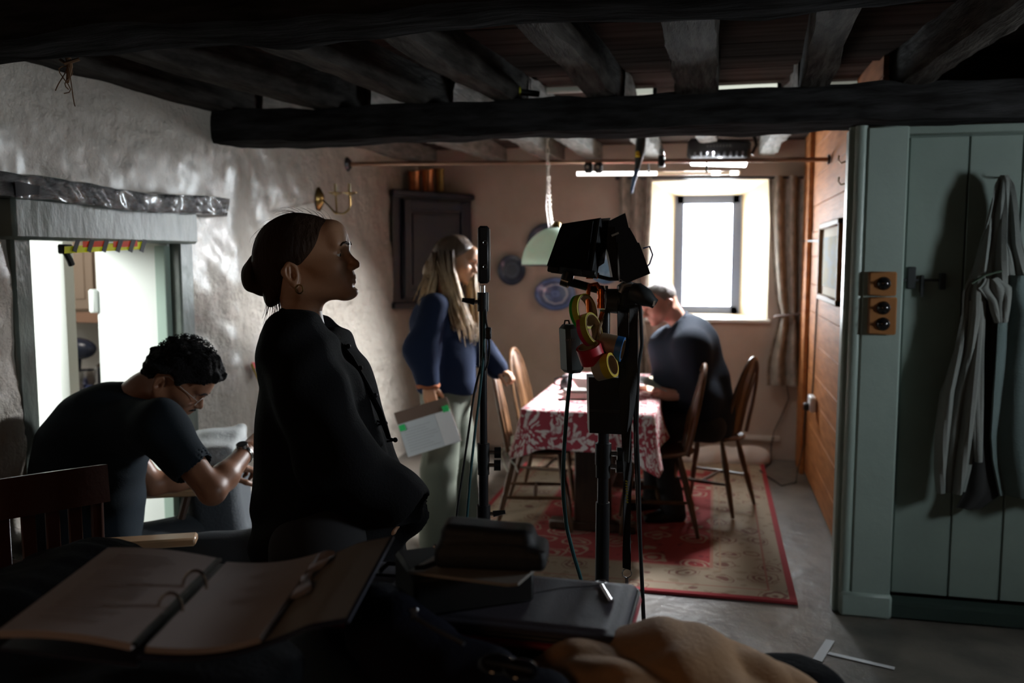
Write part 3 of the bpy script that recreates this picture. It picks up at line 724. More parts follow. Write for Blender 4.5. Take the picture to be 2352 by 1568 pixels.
trunk = limbs([[(pel, .13), (g2(228, 1150, .03), .13), (g2(240, 1020, .02), .13), (g2(270, 950, .02), .08)], [(pel-.09*DEP, .075), (R_k, .058), (R_k*[1, 1, 0]+[0.02, 0.05, .09], .04)], [(pel+.09*DEP, .075), (L_k, .058), (L_k*[1, 1, 0]+[0.02, 0.0, .09], .04)]], .012)
fa = (wrR-elR)/np.linalg.norm(wrR-elR)
hR = place(hand_mesh((.7, .75, .8, .85), .7, .003, 1), wrR+fa*.015, basis(fa+.25*RGT+.3*DEP, ZUP*.8-.5*DEP))
fb = (wrL-elL)/np.linalg.norm(wrL-elL)
hL = place(hand_mesh((.7, .75, .8, .85), .7, .003, -1), wrL+fb*.015, basis(fb, ZUP))
V, Fc = join(hd, smesh(arms), smesh(trunk), hR, hL)
m1 = tag(link('person', V, Fc, MT_skin2), 'seated man in dark T-shirt and glasses bending over by the kitchen doorway', 'person')
eyes(.7, HO2, HB2, m1, MT_hairb, BROW, hd)
s = SDF((-.16, -.13, -.12), (.18, .13, .21), .0045)
s.ell((.010, 0, .076), (.112, .090, .096), .02); s.ell((.058, 0, .128), (.075, .078, .056), .03); s.ell((-.05, 0, .025), (.052, .068, .070), .03)
s.half((.104, 0, .128), (.72, 0, -.69), .015); s.rbox((.06, 0, -.03), (.085, .14, .078), .02, .015, roty(.12), cut=True); s.rbox((-.02, 0, -.115), (.12, .14, .06), .01, .02, roty(-.25), cut=True)
s.noise(.0075, 105, 8, 12); s.noise(.003, 240, 9, 8); hr = smesh(s)
rt = np.random.RandomState(5).uniform(0, 1, (420, 4))
def curl(q, t):
    a = -1.9+3.5*q[0]; b = (q[1]-.5)*2.1; n = np.array([-math.sin(a)*math.cos(b), math.sin(b), math.cos(a)*math.cos(b)]); n = n*[-1, 1, 1]
    r0 = np.array([.012, 0, .085])+n*[.112, .088, .105]; u = np.cross(n, [0, 1, 0]); u /= np.linalg.norm(u)+1e-9; v = np.cross(n, u); ph = q[2]*6.28
    return r0+np.outer(t*.014, n)+np.outer(.005*np.cos(9*t+ph), u)+np.outer(.005*np.sin(9*t+ph), v)
rt = rt[(rt[:, 0] < .98)]
cu = strands([q for q in rt if -1.9+3.5*q[0] < .95 or True], curl, .0017, 5, 9)
ok = cu[0].reshape(-1, 45, 3); keep = [i for i, c in enumerate(ok) if (c[0, 2] > .10 or c[0, 0] < -.02) and (c[0, 0]-.10)-(c[0, 2]-.125) < 0]
Vc = np.concatenate([ok[i] for i in keep]); nf = 8*5; Fcu = []
for j, i in enumerate(keep): Fcu += [tuple(v-i*45+j*45 for v in f) for f in cu[1][i*nf:(i+1)*nf]]
V, Fc = join(hr, (Vc, Fcu)); link('hair', HO2+V @ HB2.T, Fc, MT_hairb, m1)
mb = MB()
for y in (-1, 1): mb.tube([HO2+HB2 @ np.array(p) for p in ((.124, y*.026, -.012), (.134, y*.014, -.001), (.141, y*.001, .002))], [.003, .005, .004], 8)
mb.build('moustache', MT_hairb, m1)
gl = MB(); hb = lambda p: HO2+HB2 @ np.array(p)
for y in (-1, 1):
    gl.tube([hb((.128-.05*abs(.024*math.cos(x))*1, y*.033+.024*math.cos(x), .046+.019*math.sin(x))) for x in np.linspace(0, 2*PI, 28)], .0013, 6, cap=False)
    gl.tube([hb(p) for p in ((.124, y*.057, .052), (.06, y*.076, .052), (.0, y*.080, .048), (-.015, y*.078, .03))], .0013, 6)
gl.tube([hb((.130, -.009, .052)), hb((.133, 0, .055)), hb((.130, .009, .052))], .0012, 6)
gl.build('glasses_frame', M('clear_acetate', (.55, .50, .46), .12, spec=.8), m1)
mw = MB(); wd = wrR-fa*.02; u, v, _ = frame_of(fa)
mw.tube([wd+.034*(math.cos(x)*u+math.sin(x)*v) for x in np.linspace(0, 2*PI, 24)], .0085, 8, cap=False, flat=.35)
ou = np.cross(fa, RGT); ou = -DEP*.6+ZUP*.7-.1*RGT; ou -= fa*(ou @ fa); ou /= np.linalg.norm(ou)
mw.cyl(wd+ou*.030, wd+ou*.042, .021, .020, 24); wt = mw.build('wristwatch', M('steel_watch', (.5, .5, .48), .25, 1.0), m1)
MB().cyl(wd+ou*.0421, wd+ou*.0435, .0165, .0165, 24).build('watch_face', MT_black, wt)
s = limbs([[(g2(205, 1262, .03), .165), (g2(205, 1150, .03), .175), (g2(212, 1040, .03), .172), (g2(248, 965, .03), .125), (g2(300, 925, .02), .072)],
           [(g2(255, 985, .02), .13), (shR, .082)], [(shR, .082), (shR*.42+elR*.58, .074)], [(g2(250, 975, .05), .13), (shL, .085)], [(shL, .085), (shL*.42+elL*.58, .078)],
           [(g2(140, 1090, .05), .10), (g2(190, 985, .05), .11)]], .007, .045)
s.noise(.006, 17, 12, 6, (1, 1, .8)); s.noise(.0035, 36, 14, 6, (.6, .6, 1))
ax = (elR-shR)/np.linalg.norm(elR-shR); s.cone(shR*.40+elR*.60, shR*.2+elR*.8, .062, .064, .006, cut=True)
s.cone(shL*.40+elL*.60, shL*.2+elL*.8, .064, .066, .006, cut=True)
s.cone(g2(318, 908, .02), g2(360, 880, .0), .060, .058, .008, cut=True)
V, Fq = smesh(s); te = link('tshirt', V, Fq, MT_tee, m1)
s = limbs([[(pel, .15), (pel-.09*DEP+.03*RGT, .10), (R_k, .078)], [(R_k, .078), (R_k*[1, 1, 0]+[0.02, 0.05, .09], .062)], [(pel, .15), (pel+.09*DEP, .10), (L_k, .08)], [(L_k, .08), (L_k*[1, 1, 0]+[0.02, 0.0, .09], .062)]], .010, .03)
link('trousers', *cloth(s, .004, 26, 13), MT_jean, m1)
link('shoe', *shoe(RGT, R_k*[1, 1, 0]+[0.0, 0.05, 0]), MT_black, m1); link('shoe', *shoe(RGT+.5*DEP, L_k*[1, 1, 0]), MT_black, m1)

# ------------------------------------------------------------------ the far woman with long fair hair and a clipboard
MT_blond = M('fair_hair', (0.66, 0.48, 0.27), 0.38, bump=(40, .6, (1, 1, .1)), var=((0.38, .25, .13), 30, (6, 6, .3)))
_t = MT_blond.node_tree; _b = _t.nodes['Principled BSDF']; _r = _b.inputs['Base Color'].links[0].from_socket   # shade of the crown painted in: hair darkens upward
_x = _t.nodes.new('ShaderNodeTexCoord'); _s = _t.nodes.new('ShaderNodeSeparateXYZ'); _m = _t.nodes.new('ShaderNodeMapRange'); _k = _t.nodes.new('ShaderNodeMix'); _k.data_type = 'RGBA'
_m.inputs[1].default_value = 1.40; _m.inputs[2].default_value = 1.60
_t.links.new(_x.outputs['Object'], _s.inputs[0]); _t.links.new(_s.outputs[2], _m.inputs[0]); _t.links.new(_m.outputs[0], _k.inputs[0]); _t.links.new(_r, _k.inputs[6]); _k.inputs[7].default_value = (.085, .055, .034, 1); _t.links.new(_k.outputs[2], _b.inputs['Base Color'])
MT_nav = M('navy_jacket', (0.011, 0.018, 0.042), 0.9, bump=(120, .2), spec=.12)
MT_olive = M('sage_trousers', (0.085, 0.095, 0.070), 0.85, bump=(150, .2))
D3 = 4.78
def g3(x, y, dd=0.0): return P(x, y, D3+dd)
pd = math.radians(26); HB3 = basis(RGT*math.cos(pd)-.20*DEP-ZUP*math.sin(pd), RGT*math.sin(pd)+ZUP*math.cos(pd)); HO3 = g3(1036, 606)
nk = HB3.T @ (g3(1012, 680, .0)-HO3)
hd = place(head_mesh(.0035, .95, 1.0, .8, .050, nk), HO3, HB3)
sR, eR, wR = g3(1000, 702, -.17), g3(972, 800, -.20), g3(983, 882, -.21); sL, eL, wL = g3(1040, 700, .16), g3(1092, 800, .16), g3(1142, 846, .10)
F3 = np.array([*g3(1010, 1235)[:2], 0.0])
bod = limbs([[(g3(1010, 690), .07), (g3(1010, 760), .11), (g3(1018, 880), .12)], [(sR, .05), (eR, .038), (wR, .027)], [(sL, .05), (eL, .038), (wL, .027)],
             [(g3(1010, 900, -.08), .085), (F3-.08*DEP+.46*ZUP, .055), (F3-.08*DEP+.08*ZUP, .04)], [(g3(1040, 900, .1), .085), (F3+.1*DEP+.12*RGT+.46*ZUP, .055), (F3+.1*DEP+.12*RGT+.08*ZUP, .04)]], .012)
hr_ = place(hand_mesh((.55, .6, .62, .66), .6, .003, 1, size=.92), wR-.005*ZUP, basis(-ZUP+.15*RGT, -DEP-.2*RGT))
hl_ = place(hand_mesh((.9, .9, .9, .9), .6, .003, -1, size=.92), wL, basis(RGT*.8-ZUP*.35-.2*DEP, ZUP))
V, Fc = join(hd, smesh(bod), hr_, hl_)
w2 = tag(link('person', V, Fc, MT_skin1), 'standing woman with long fair hair and navy jacket holding a clipboard', 'person')
eyes(.8, HO3, HB3, w2, MT_hair1, BROW, hd)
s = SDF((-.16, -.12, -.12), (.15, .12, .2), .0045)
s.ell((.0, 0, .066), (.114, .089, .098), .01); s.cone((-.05, 0, .03), (-.06, 0, -.08), .072, .07, .04)
s.half((.085, 0, .135), (.86, 0, -.5), .015); s.rbox((.075, 0, -.06), (.085, .055, .115), .02, .015, cut=True); s.noise(.002, 100, 21, 8, (.4, 1, .4)); cap = smesh(s)
capw = HO3+cap[0] @ HB3.T
lockm = []
def lock(pts, r, seed, flat=(1, 1)):
    rg = np.random.RandomState(seed); pts = np.array(pts); k = 9; t = np.linspace(0, 1, len(pts)); T = np.linspace(0, 1, k); C = np.stack([np.interp(T, t, pts[:, i]) for i in range(3)], 1); mb = MB()
    for _ in range(46):
        a, q = rg.uniform(0, 6.28), r*math.sqrt(rg.uniform(0, 1)); off = q*(math.cos(a)*RGT*flat[0]+math.sin(a)*DEP*flat[1])
        wv = np.outer(np.sin(T*rg.uniform(4, 9)+rg.uniform(0, 6)), rg.normal(size=3)*.0045); sh_ = np.outer(T*T, rg.normal(size=3)*[.016, .016, .03])
        mb.tube(C+off+wv+sh_, .0052*np.sqrt(np.clip(1.05-T, .03, 1)), 5, cap=False)
    lockm.append((np.array(mb.v), mb.f))
lock([g3(1026, 575, -.09), g3(1030, 620, -.10), g3(1045, 680, -.11), g3(1060, 730, -.12), g3(1072, 768, -.12)], .045, 1)
lock([g3(1020, 600, -.085), g3(1028, 650, -.10), g3(1040, 700, -.12), g3(1052, 752, -.12)], .040, 2)
lock([g3(1082, 630, .0), g3(1086, 680, -.02), g3(1090, 740, -.03), g3(1096, 775, -.03)], .028, 3)
lock([g3(1060, 580, .07), g3(1080, 640, .06), g3(1092, 700, .04), g3(1100, 760, .03)], .04, 4)
lock([g3(1000, 600, .0), g3(990, 650, .0), g3(978, 700, .02)], .05, 5)
lock([g3(1005, 580, -.07), g3(1000, 630, -.09), g3(990, 680, -.08), g3(966, 725, -.05)], .022, 6)
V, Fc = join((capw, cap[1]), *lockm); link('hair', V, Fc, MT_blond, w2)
s = limbs([[(g3(1010, 694), .085), (g3(1010, 740), .145), (g3(1018, 820), .165), (g3(1024, 880), .165)], [(sR, .085), (eR, .085), (wR+.02*ZUP, .062)], [(sL, .085), (eL, .08), (wL, .052)]], .008, .05)
s.half(g3(1020, 898), (0, 0, -1), .01); s.cone(g3(1015, 690), g3(1045, 650), .06, .055, .01, cut=True)
s.cone(wR-.005*ZUP, wR-.08*ZUP, .052, .05, .008, cut=True)
s.noise(.009, 13, 30, 6, (1, 1, .7)); V, Fq = cloth(s, .005, 30, 31, (1, 1, .6)); jk = link('jacket', V, Fq, MT_nav, w2)
mb = MB(); mb.tube([wR+.052*(math.cos(x)*RGT+math.sin(x)*DEP)-.006*ZUP+.004*math.sin(5*x)*ZUP for x in np.linspace(0, 2*PI, 30)], .014, 8, cap=False); mb.build('cuff', M('rust_knit_cuff', (.33, .10, .04), .9, bump=(80, .5)), jk)
hip = g3(1022, 890); kR = F3-.08*DEP+.46*ZUP; kL = F3+.1*DEP+.12*RGT+.46*ZUP
s = limbs([[(hip, .145), (hip-.06*ZUP, .14)], [(hip-.08*DEP-.08*ZUP, .105), (kR, .092), (F3-.08*DEP+.055*ZUP, .108)], [(hip+.1*DEP+.03*RGT-.08*ZUP, .10), (kL, .09), (F3+.1*DEP+.12*RGT+.055*ZUP, .105)]], .009, .035)
link('trousers', *cloth(s, .007, 24, 33, (1, 1, .35)), MT_olive, w2)
MT_wshoe = M('white_trainer', (.55, .55, .52), .6)
link('shoe', *shoe(RGT-.3*DEP, F3-.08*DEP-.05*RGT), MT_wshoe, w2); link('shoe', *shoe(RGT-.1*DEP, F3+.1*DEP+.07*RGT), MT_wshoe, w2)
# clipboard with call sheet
q = [P(x, y, D3-.27) for x, y in ((905, 948), (1026, 911), (1061, 1012), (937, 1050))]
def quad(q, u, v): return q[0]*(1-u)*(1-v)+q[1]*u*(1-v)+q[2]*u*v+q[3]*(1-u)*v
cb = tag(MB().sheet(lambda u, v: quad(q, u, v), 6, 6, .006).build('clipboard', M('brown_board', (.16, .10, .075), .6)), 'brown clipboard with white sheet hanging from the standing woman\'s hand', 'clipboard')
off = -DEP*.013
MB().sheet(lambda u, v: quad(q, u*.98+.01, .26+.73*v)+off, 6, 6, .001).build('call_sheet', M('sheet_grey', (.62, .66, .68), .8), cb)
MB().sheet(lambda u, v: quad(q, .70+.29*u, .27+.70*v)+off*1.25, 4, 4, .001).build('call_sheet', M('sheet_white', (.80, .80, .80), .8), cb)
MT_gtape = M('green_tape', (.03, .62, .16), .6)
for (a, b) in ((.02, .28), (.86, .16)): MB().sheet(lambda u, v: quad(q, a+.11*u, b+.13*v)+off*1.5, 2, 2, .001).build('green_tape', MT_gtape, cb)
mb = MB()
for i in range(9): mb.sheet(lambda u, v: quad(q, .08+(.5+.1*math.sin(i*5))*u, .40+i*.06+.010*v)+off*1.12, 3, 1, .0008)
mb.build('printed_lines', M('faint_print', (.42, .44, .46), .8), cb)

# ------------------------------------------------------------------ the older man reading at the table
MT_skin4 = M('skin_ruddy', (0.50, 0.26, 0.19), 0.5, bump=(140, .08))
MT_grey = M('short_grey_hair', (0.16, 0.135, 0.12), 0.7, bump=(160, .6))
MT_shirt = M('dark_slate_shirt', (0.017, 0.023, 0.034), 0.9, bump=(160, .2), spec=.1)
D4 = 5.3
def g4(x, y, dd=0.0): return P(x, y, D4+dd)
pd = math.radians(36); HB4 = basis(-RGT*math.cos(pd)-.22*DEP-ZUP*math.sin(pd), -RGT*math.sin(pd)+ZUP*math.cos(pd)); HO4 = g4(1528, 700)
nk = HB4.T @ (g4(1568, 752)-HO4)
hd = place(head_mesh(.0035, 1.1, 1.02, .8, .060, nk), HO4, HB4)
sL, eL, wL = g4(1592, 800, -.17), g4(1610, 915, -.20), g4(1553, 908, -.17); sR, eR, wR = g4(1545, 795, .19), g4(1520, 900, .22), g4(1480, 895, .14)
pel = g4(1622, 968); kL, kR = g4(1520, 985, -.12), g4(1510, 985, .12); fL, fR = np.array([*g4(1545, 1175, -.10)[:2], .09]), np.array([*g4(1500, 1150, .15)[:2], .09])
bod = limbs([[(g4(1575, 765), .06), (g4(1595, 830), .10), (pel, .11)], [(sL, .055), (eL, .043), (wL, .03)], [(sR, .055), (eR, .043), (wR, .03)], [(pel-.1*DEP, .08), (kL, .06), (fL, .042)], [(pel+.1*DEP, .08), (kR, .06), (fR, .042)]], .012)
fw_ = basis(-RGT+.1*ZUP+.1*DEP, -DEP*.75+ZUP*.6)
V, Fc = join(hd, smesh(bod), place(hand_mesh((.55, .6, .65, .7), .8, .003, -1, size=1.02), wL, fw_), place(hand_mesh((.55, .6, .65, .7), .8, .003, 1, size=1.02), wR, basis(-RGT+.1*ZUP-.1*DEP, DEP*.7+ZUP*.6)))
m2 = tag(link('person', V, Fc, MT_skin4), 'older man in dark shirt seated at the dining table reading a paper', 'person')
eyes(.8, HO4, HB4, m2, MT_grey, BROW, hd)
s = SDF((-.14, -.11, -.10), (.14, .11, .18), .0045); s.ell((.001, 0, .061), (.106, .081, .093), .01)
s.half((.07, 0, .15), (.9, 0, -.4), .02); s.rbox((.055, 0, -.05), (.085, .12, .075), .02, .015, cut=True); s.noise(.001, 200, 41, 8); V, Fq = smesh(s); link('hair', HO4+V @ HB4.T, Fq, MT_grey, m2)
s = limbs([[(g4(1562, 752), .075), (g4(1592, 800), .135), (g4(1604, 870), .165), (g4(1612, 945), .170), (g4(1618, 985), .165)], [(g4(1590, 800), .13), (sL, .095)], [(g4(1580, 800), .13), (sR, .09)],
           [(sL, .092), (eL, .076), (wL+.03*(eL-wL), .050)], [(sR, .092), (eR, .076), (wR+.03*(eR-wR), .050)], [(g4(1530, 800, .05), .10), (g4(1545, 900, .0), .13)]], .008, .10)
s.noise(.009, 14, 44, 6); s.half((0, 0, .505), (0, 0, -1), .01)
s.cone(g4(1565, 748), g4(1535, 722), .066, .062, .01, cut=True); s.cone(wL+.0*(eL-wL), wL-.4*(eL-wL), .040, .045, .006, cut=True); s.cone(wR+.0*(eR-wR), wR-.4*(eR-wR), .040, .045, .006, cut=True)
V, Fq = cloth(s, .006, 20, 43); shirt = link('shirt', V, Fq, MT_shirt, m2)
cp = [g4(1578, 716, .0), g4(1572, 728, -.07), g4(1548, 752, -.085), g4(1528, 778, -.05), g4(1522, 790, -.02)]
MB().tube(cp, [.012, .015, .016, .014, .010], 8, flat=.5).build('collar', MT_shirt, shirt)
s = limbs([[(pel, .155), (pel-.1*DEP, .105), (kL, .082)], [(kL, .082), (fL+[0, 0, .0], .068)], [(pel, .155), (pel+.1*DEP, .105), (kR, .082)], [(kR, .082), (fR, .068)]], .010, .03)
s.noise(.004, 20, 46); s.rbox((pel[0]+.05, pel[1], .38), (.22, .3, .105), .02, .01, cut=True)
link('trousers', *cloth(s, .005, 24, 45), M('black_trousers', (.013, .014, .018), .85), m2)
for f_ in (fL, fR): link('shoe', *shoe(-RGT-.1*DEP, f_*[1, 1, 0]+.04*RGT), MT_black, m2)
q2 = [g4(1462, 862, .10), g4(1538, 880, .10), g4(1532, 900, -.18), g4(1456, 878, -.18)]
pp = tag(MB().sheet(lambda u, v: quad(q2, u, v)+ZUP*.006*math.sin(3*u), 8, 6, .004).build('newspaper', M('newsprint', (.42, .41, .39), .85, var=((.25, .25, .25), 40))), 'folded grey newspaper held by the older man over the table', 'newspaper')
# ================================================================== THE DINING END
def thing(mb, name, mat, label, cat, group=None, **k): return tag(mb.build(name, mat, **k), label, cat, group)
# rug
m, N, L, b = nodes_mat('oriental_rug', 0.95)
def nd(t, **k):
    n = N.new(t)
    for a, v in k.items(): setattr(n, a, v)
    return n
def mth(op, a, b_=None, c=None):
    n = N.new('ShaderNodeMath'); n.operation = op
    for i, q in enumerate((a, b_, c)):
        if q is None: continue
        if isinstance(q, (int, float)): n.inputs[i].default_value = q
        else: L.new(q, n.inputs[i])
    return n.outputs[0]
def mixc(f, a, c):
    n = N.new('ShaderNodeMix'); n.data_type = 'RGBA'
    for i, q in ((0, f), (6, a), (7, c)):
        if isinstance(q, (int, float, tuple)): n.inputs[i].default_value = q if not isinstance(q, tuple) else (*q, 1)
        else: L.new(q, n.inputs[i])
    return n.outputs[2]
RW, RL = 1.78, 2.80
tc = nd('ShaderNodeTexCoord'); sx = nd('ShaderNodeSeparateXYZ'); L.new(tc.outputs['Object'], sx.inputs[0])
wv = nd('ShaderNodeTexNoise'); wv.inputs['Scale'].default_value = 9; L.new(tc.outputs['Object'], wv.inputs[0])
ax_ = mth('ABSOLUTE', sx.outputs[0]); ay_ = mth('ABSOLUTE', sx.outputs[1])
ex = mth('SUBTRACT', RW/2, ax_); ey = mth('SUBTRACT', RL/2, ay_); ed = mth('MINIMUM', ex, ey)    # distance to the edge
vo = nd('ShaderNodeTexVoronoi'); vo.inputs['Scale'].default_value = 5.2; vo.inputs['Randomness'].default_value = .55
vm = nd('ShaderNodeVectorMath'); vm.operation = 'MULTIPLY_ADD'; vm.inputs[1].default_value = (.10, .10, 0); L.new(wv.outputs[1], vm.inputs[0]); L.new(tc.outputs['Object'], vm.inputs[2]); L.new(vm.outputs[0], vo.inputs[0])
vo2 = nd('ShaderNodeTexVoronoi'); vo2.inputs['Scale'].default_value = 15; L.new(vm.outputs[0], vo2.inputs[0])
d1, d2 = vo.outputs['Distance'], vo2.outputs['Distance']
rings = mth('SINE', mth('MULTIPLY', d1, 38.0)); motif = mth('MULTIPLY', mth('GREATER_THAN', rings, .35), mth('LESS_THAN', d1, .40))
field = mixc(motif, mixc(mth('LESS_THAN', d2, .26), (.29, .035, .036), (.20, .022, .026)), (.36, .26, .19))
bord = mixc(mth('MULTIPLY', mth('GREATER_THAN', rings, .1), mth('LESS_THAN', d1, .36)), mixc(mth('LESS_THAN', d2, .30), (.30, .235, .165), (.235, .175, .115)), (.16, .07, .05))
def band(lo, hi): return mth('MULTIPLY', mth('GREATER_THAN', ed, lo), mth('LESS_THAN', ed, hi))
c_ = mixc(mth('GREATER_THAN', ed, .38), bord, field)
for lo, hi, cc in ((.375, .392, (.30, .14, .10)), (.335, .345, (.30, .20, .13)), (.115, .125, (.27, .11, .08))): c_ = mixc(band(lo, hi), c_, cc)
c_ = mixc(band(-1, .032), c_, (.27, .02, .026))
L.new(c_, b.inputs['Base Color'])
mb = MB(); mb.sheet(lambda u, v: (-.485+RW*(u-.5), 5.42+RL*(v-.5), .013+.004*wob([[u*2, v*3, 0]], 6, 4)[0]), 30, 46, .012)
thing(mb, 'rug', m, 'red and cream patterned rug under the dining table', 'rug')
# dining table on two dark trestle ends
TX0, TX1, TY0, TY1 = -1.0, -.295, 4.55, 6.18; TCX, TCY = (TX0+TX1)/2, (TY0+TY1)/2
tb = empty('dining_table', (TCX, TCY, 0.016), 'dark oak dining table hidden under red floral cloth', 'table')
MB().box((TCX, TCY, .735), (TX1-TX0-.02, TY1-TY0-.02, .035), bev=.005).build('tabletop', MT_dwood, tb)
for y in (TY0+.32, TY1-.32):
    mb = MB(); mb.box((TCX, y, .39), (.21, .07, .66), bev=.01); mb.box((TCX, y, .045), (.5, .09, .055), bev=.01); mb.box((TCX, y, .69), (.5, .09, .055), bev=.01); mb.build('trestle', MT_dwood, tb)
MB().box((TCX, TCY, .16), (.10, TY1-TY0-.7, .05), bev=.008).build('stretcher', MT_dwood, tb)
# cloth
m, N, L, b = nodes_mat('floral_cloth', 0.85)
tc = nd('ShaderNodeTexCoord')
wv = nd('ShaderNodeTexNoise'); wv.inputs['Scale'].default_value = 7; L.new(tc.outputs['UV'], wv.inputs[0])
vm = nd('ShaderNodeVectorMath'); vm.operation = 'MULTIPLY_ADD'; vm.inputs[1].default_value = (.16, .16, .16); L.new(wv.outputs[1], vm.inputs[0]); L.new(tc.outputs['UV'], vm.inputs[2])
vo = nd('ShaderNodeTexVoronoi'); vo.inputs['Scale'].default_value = 16; L.new(vm.outputs[0], vo.inputs[0])
mp = nd('ShaderNodeMapping'); mp.inputs['Scale'].default_value = (1, 2.3, 1); mp.inputs['Rotation'].default_value = (0, 0, .8); L.new(vm.outputs[0], mp.inputs[0])
v2 = nd('ShaderNodeTexVoronoi'); v2.inputs['Scale'].default_value = 21; L.new(mp.outputs[0], v2.inputs[0])
mp2 = nd('ShaderNodeMapping'); mp2.inputs['Scale'].default_value = (2.3, 1, 1); mp2.inputs['Rotation'].default_value = (0, 0, .5); L.new(vm.outputs[0], mp2.inputs[0])
v3 = nd('ShaderNodeTexVoronoi'); v3.inputs['Scale'].default_value = 20; L.new(mp2.outputs[0], v3.inputs[0])
ring = mth('MULTIPLY', mth('GREATER_THAN', mth('SINE', mth('MULTIPLY', vo.outputs['Distance'], 40.0)), -.2), mth('LESS_THAN', vo.outputs['Distance'], .34))
leaf = mth('MAXIMUM', mth('LESS_THAN', v2.outputs['Distance'], .40), mth('LESS_THAN', v3.outputs['Distance'], .36))
vein = mth('MAXIMUM', mth('LESS_THAN', v2.outputs['Distance'], .07), mth('LESS_THAN', v3.outputs['Distance'], .06))
pat = mth('MULTIPLY', mth('MAXIMUM', ring, leaf), mth('SUBTRACT', 1.0, vein))
L.new(mixc(pat, (.36, .045, .065), (.70, .63, .60)), b.inputs['Base Color'])
NU, NV = 160, 26; G = []; UV = []
def edge(t):
    a = t*2*PI; c, s = math.cos(a), math.sin(a); k = max(abs(c)/(TX1-TX0), abs(s)/(TY1-TY0))*2
    return np.array([c/k, s/k]), a
for i in range(NU+1):
    e, a = edge(i/NU); hx, hy = (TX1-TX0)/2, (TY1-TY0)/2
    cn = min(abs(e[0])/hx, abs(e[1])/hy)**6; n_ = np.array([math.copysign(1, e[0])*(abs(e[0]) > hx-.02), math.copysign(1, e[1])*(abs(e[1]) > hy-.02)], float)
    if abs(n_).sum() == 0: n_ = e/np.linalg.norm(e)
    n_ = n_/np.linalg.norm(n_)
    for j in range(NV+1):
        v = j/NV
        if v < .42:
            q = e*(v/.42); z = .7585; uv = q.copy()
        else:
            t = (v-.42)/.58; s_ = (i/NU)*4.67
            drop = (.205+.085*cn+.012*math.sin(9*s_)+(.06*cn if e[0] > 0 else 0))*t
            q = e+n_*(.012+(.030+.030*math.sin(14*s_+2*math.sin(5*s_))+.05*cn)*t**1.3); z = .7585-drop-.004*(1-t); uv = e+n_*drop*1.0
        G.append((TCX+q[0], TCY+q[1], z)); UV.append(uv)
Fc = [(i*(NV+1)+j, i*(NV+1)+j+1, (i+1)*(NV+1)+j+1, (i+1)*(NV+1)+j) for i in range(NU) for j in range(NV)]
n0 = len(G); Gb = [(x+(TCX-x)*.004, y+(TCY-y)*.004, z-.0015) for x, y, z in G]
Fb = [tuple(q+n0 for q in f[::-1]) for f in Fc]; hem = [(i*(NV+1)+NV, n0+i*(NV+1)+NV, n0+(i+1)*(NV+1)+NV, (i+1)*(NV+1)+NV) for i in range(NU)]
o = link('tablecloth', G+Gb, Fc+Fb+hem, m); tag(o, 'red and white floral tablecloth hanging over the dining table', 'tablecloth')
uvl = o.data.uv_layers.new(name='UVMap'); U2 = np.array(UV+UV); lv = np.empty(len(o.data.loops), np.int32); o.data.loops.foreach_get('vertex_index', lv); uvl.data.foreach_set('uv', U2[lv].ravel())
# Windsor chairs (built facing +x, copied)
def make_chair():
    r = empty('windsor_chair', (0, 0, 0))
    mb = MB(); n = 28
    pr = [(0.0, .44), (.12, .437), (.185, .446), (.205, .452), (.207, .462), (.195, .472), (.10, .464), (0.001, .462)]
    mb.lathe(pr, (0, 0, 0), n=n); mb.v = [(x*1.0+(-.01 if x < 0 else .01), y*(1.0+.10*x/.2), z) for x, y, z in mb.v]; mb.build('seat', MT_wood, r)
    t = np.linspace(0, PI, 25); hp = [(-.165-.10*math.sin(a)**.8, -.185*math.cos(a)*(1 if abs(math.cos(a)) > .97 else 1.05), .462+.49*math.sin(a)**.75) for a in t]
    MB().tube(hp, .0125, 8).build('back_hoop', MT_wood, r)
    def top(y): a = math.acos(max(-1, min(1, -y/.194))); return np.array([-.165-.10*math.sin(a)**.8, y, .462+.49*math.sin(a)**.75])
    for y in (-.125, -.085, -.05, .05, .085, .125):
        MB().tube([(-.155, y*.85, .465), (np.array([-.155, y*.85, .465])+top(y))/2+[0.01, 0, 0], top(y)], [.0065, .0075, .0055], 7).build('spindle', MT_wood, r)
    mb = MB(); tp = top(0.0)
    mb.sheet(lambda u, v: (-.155+(tp[0]+.155)*v+.012*math.sin(PI*v), (u-.5)*(.052+.03*math.sin(PI*v*2.0)**2), .466+(tp[2]-.466)*v), 4, 14, .008); mb.build('splat', MT_wood, r)
    for sx_ in (1, -1):
        for sy in (1, -1):
            a = np.array([sx_*.125, sy*.12, .445]); e = np.array([sx_*.20-(.03 if sx_ < 0 else 0), sy*.185, 0.0]); q = lambda t_: a+(e-a)*t_
            MB().tube([q(t_) for t_ in (0, .1, .3, .45, .52, .58, .8, 1)], [.012, .014, .019, .017, .0135, .018, .015, .011], 10).build('leg', MT_wood, r)
    for sy in (1, -1): MB().tube([(.168, sy*.155, .19), (0, sy*.158, .19), (-.19, sy*.155, .19)], [.008, .012, .008], 8).build('stretcher', MT_wood, r)
    MB().tube([(-.01, -.157, .19), (-.01, 0, .19), (-.01, .157, .19)], [.008, .012, .008], 8).build('stretcher', MT_wood, r)
    return r
def dup(r):
    c = r.copy(); COL.objects.link(c)
    for ch in r.children:
        d = ch.copy(); COL.objects.link(d); d.parent = c
    return c
ch0 = make_chair()
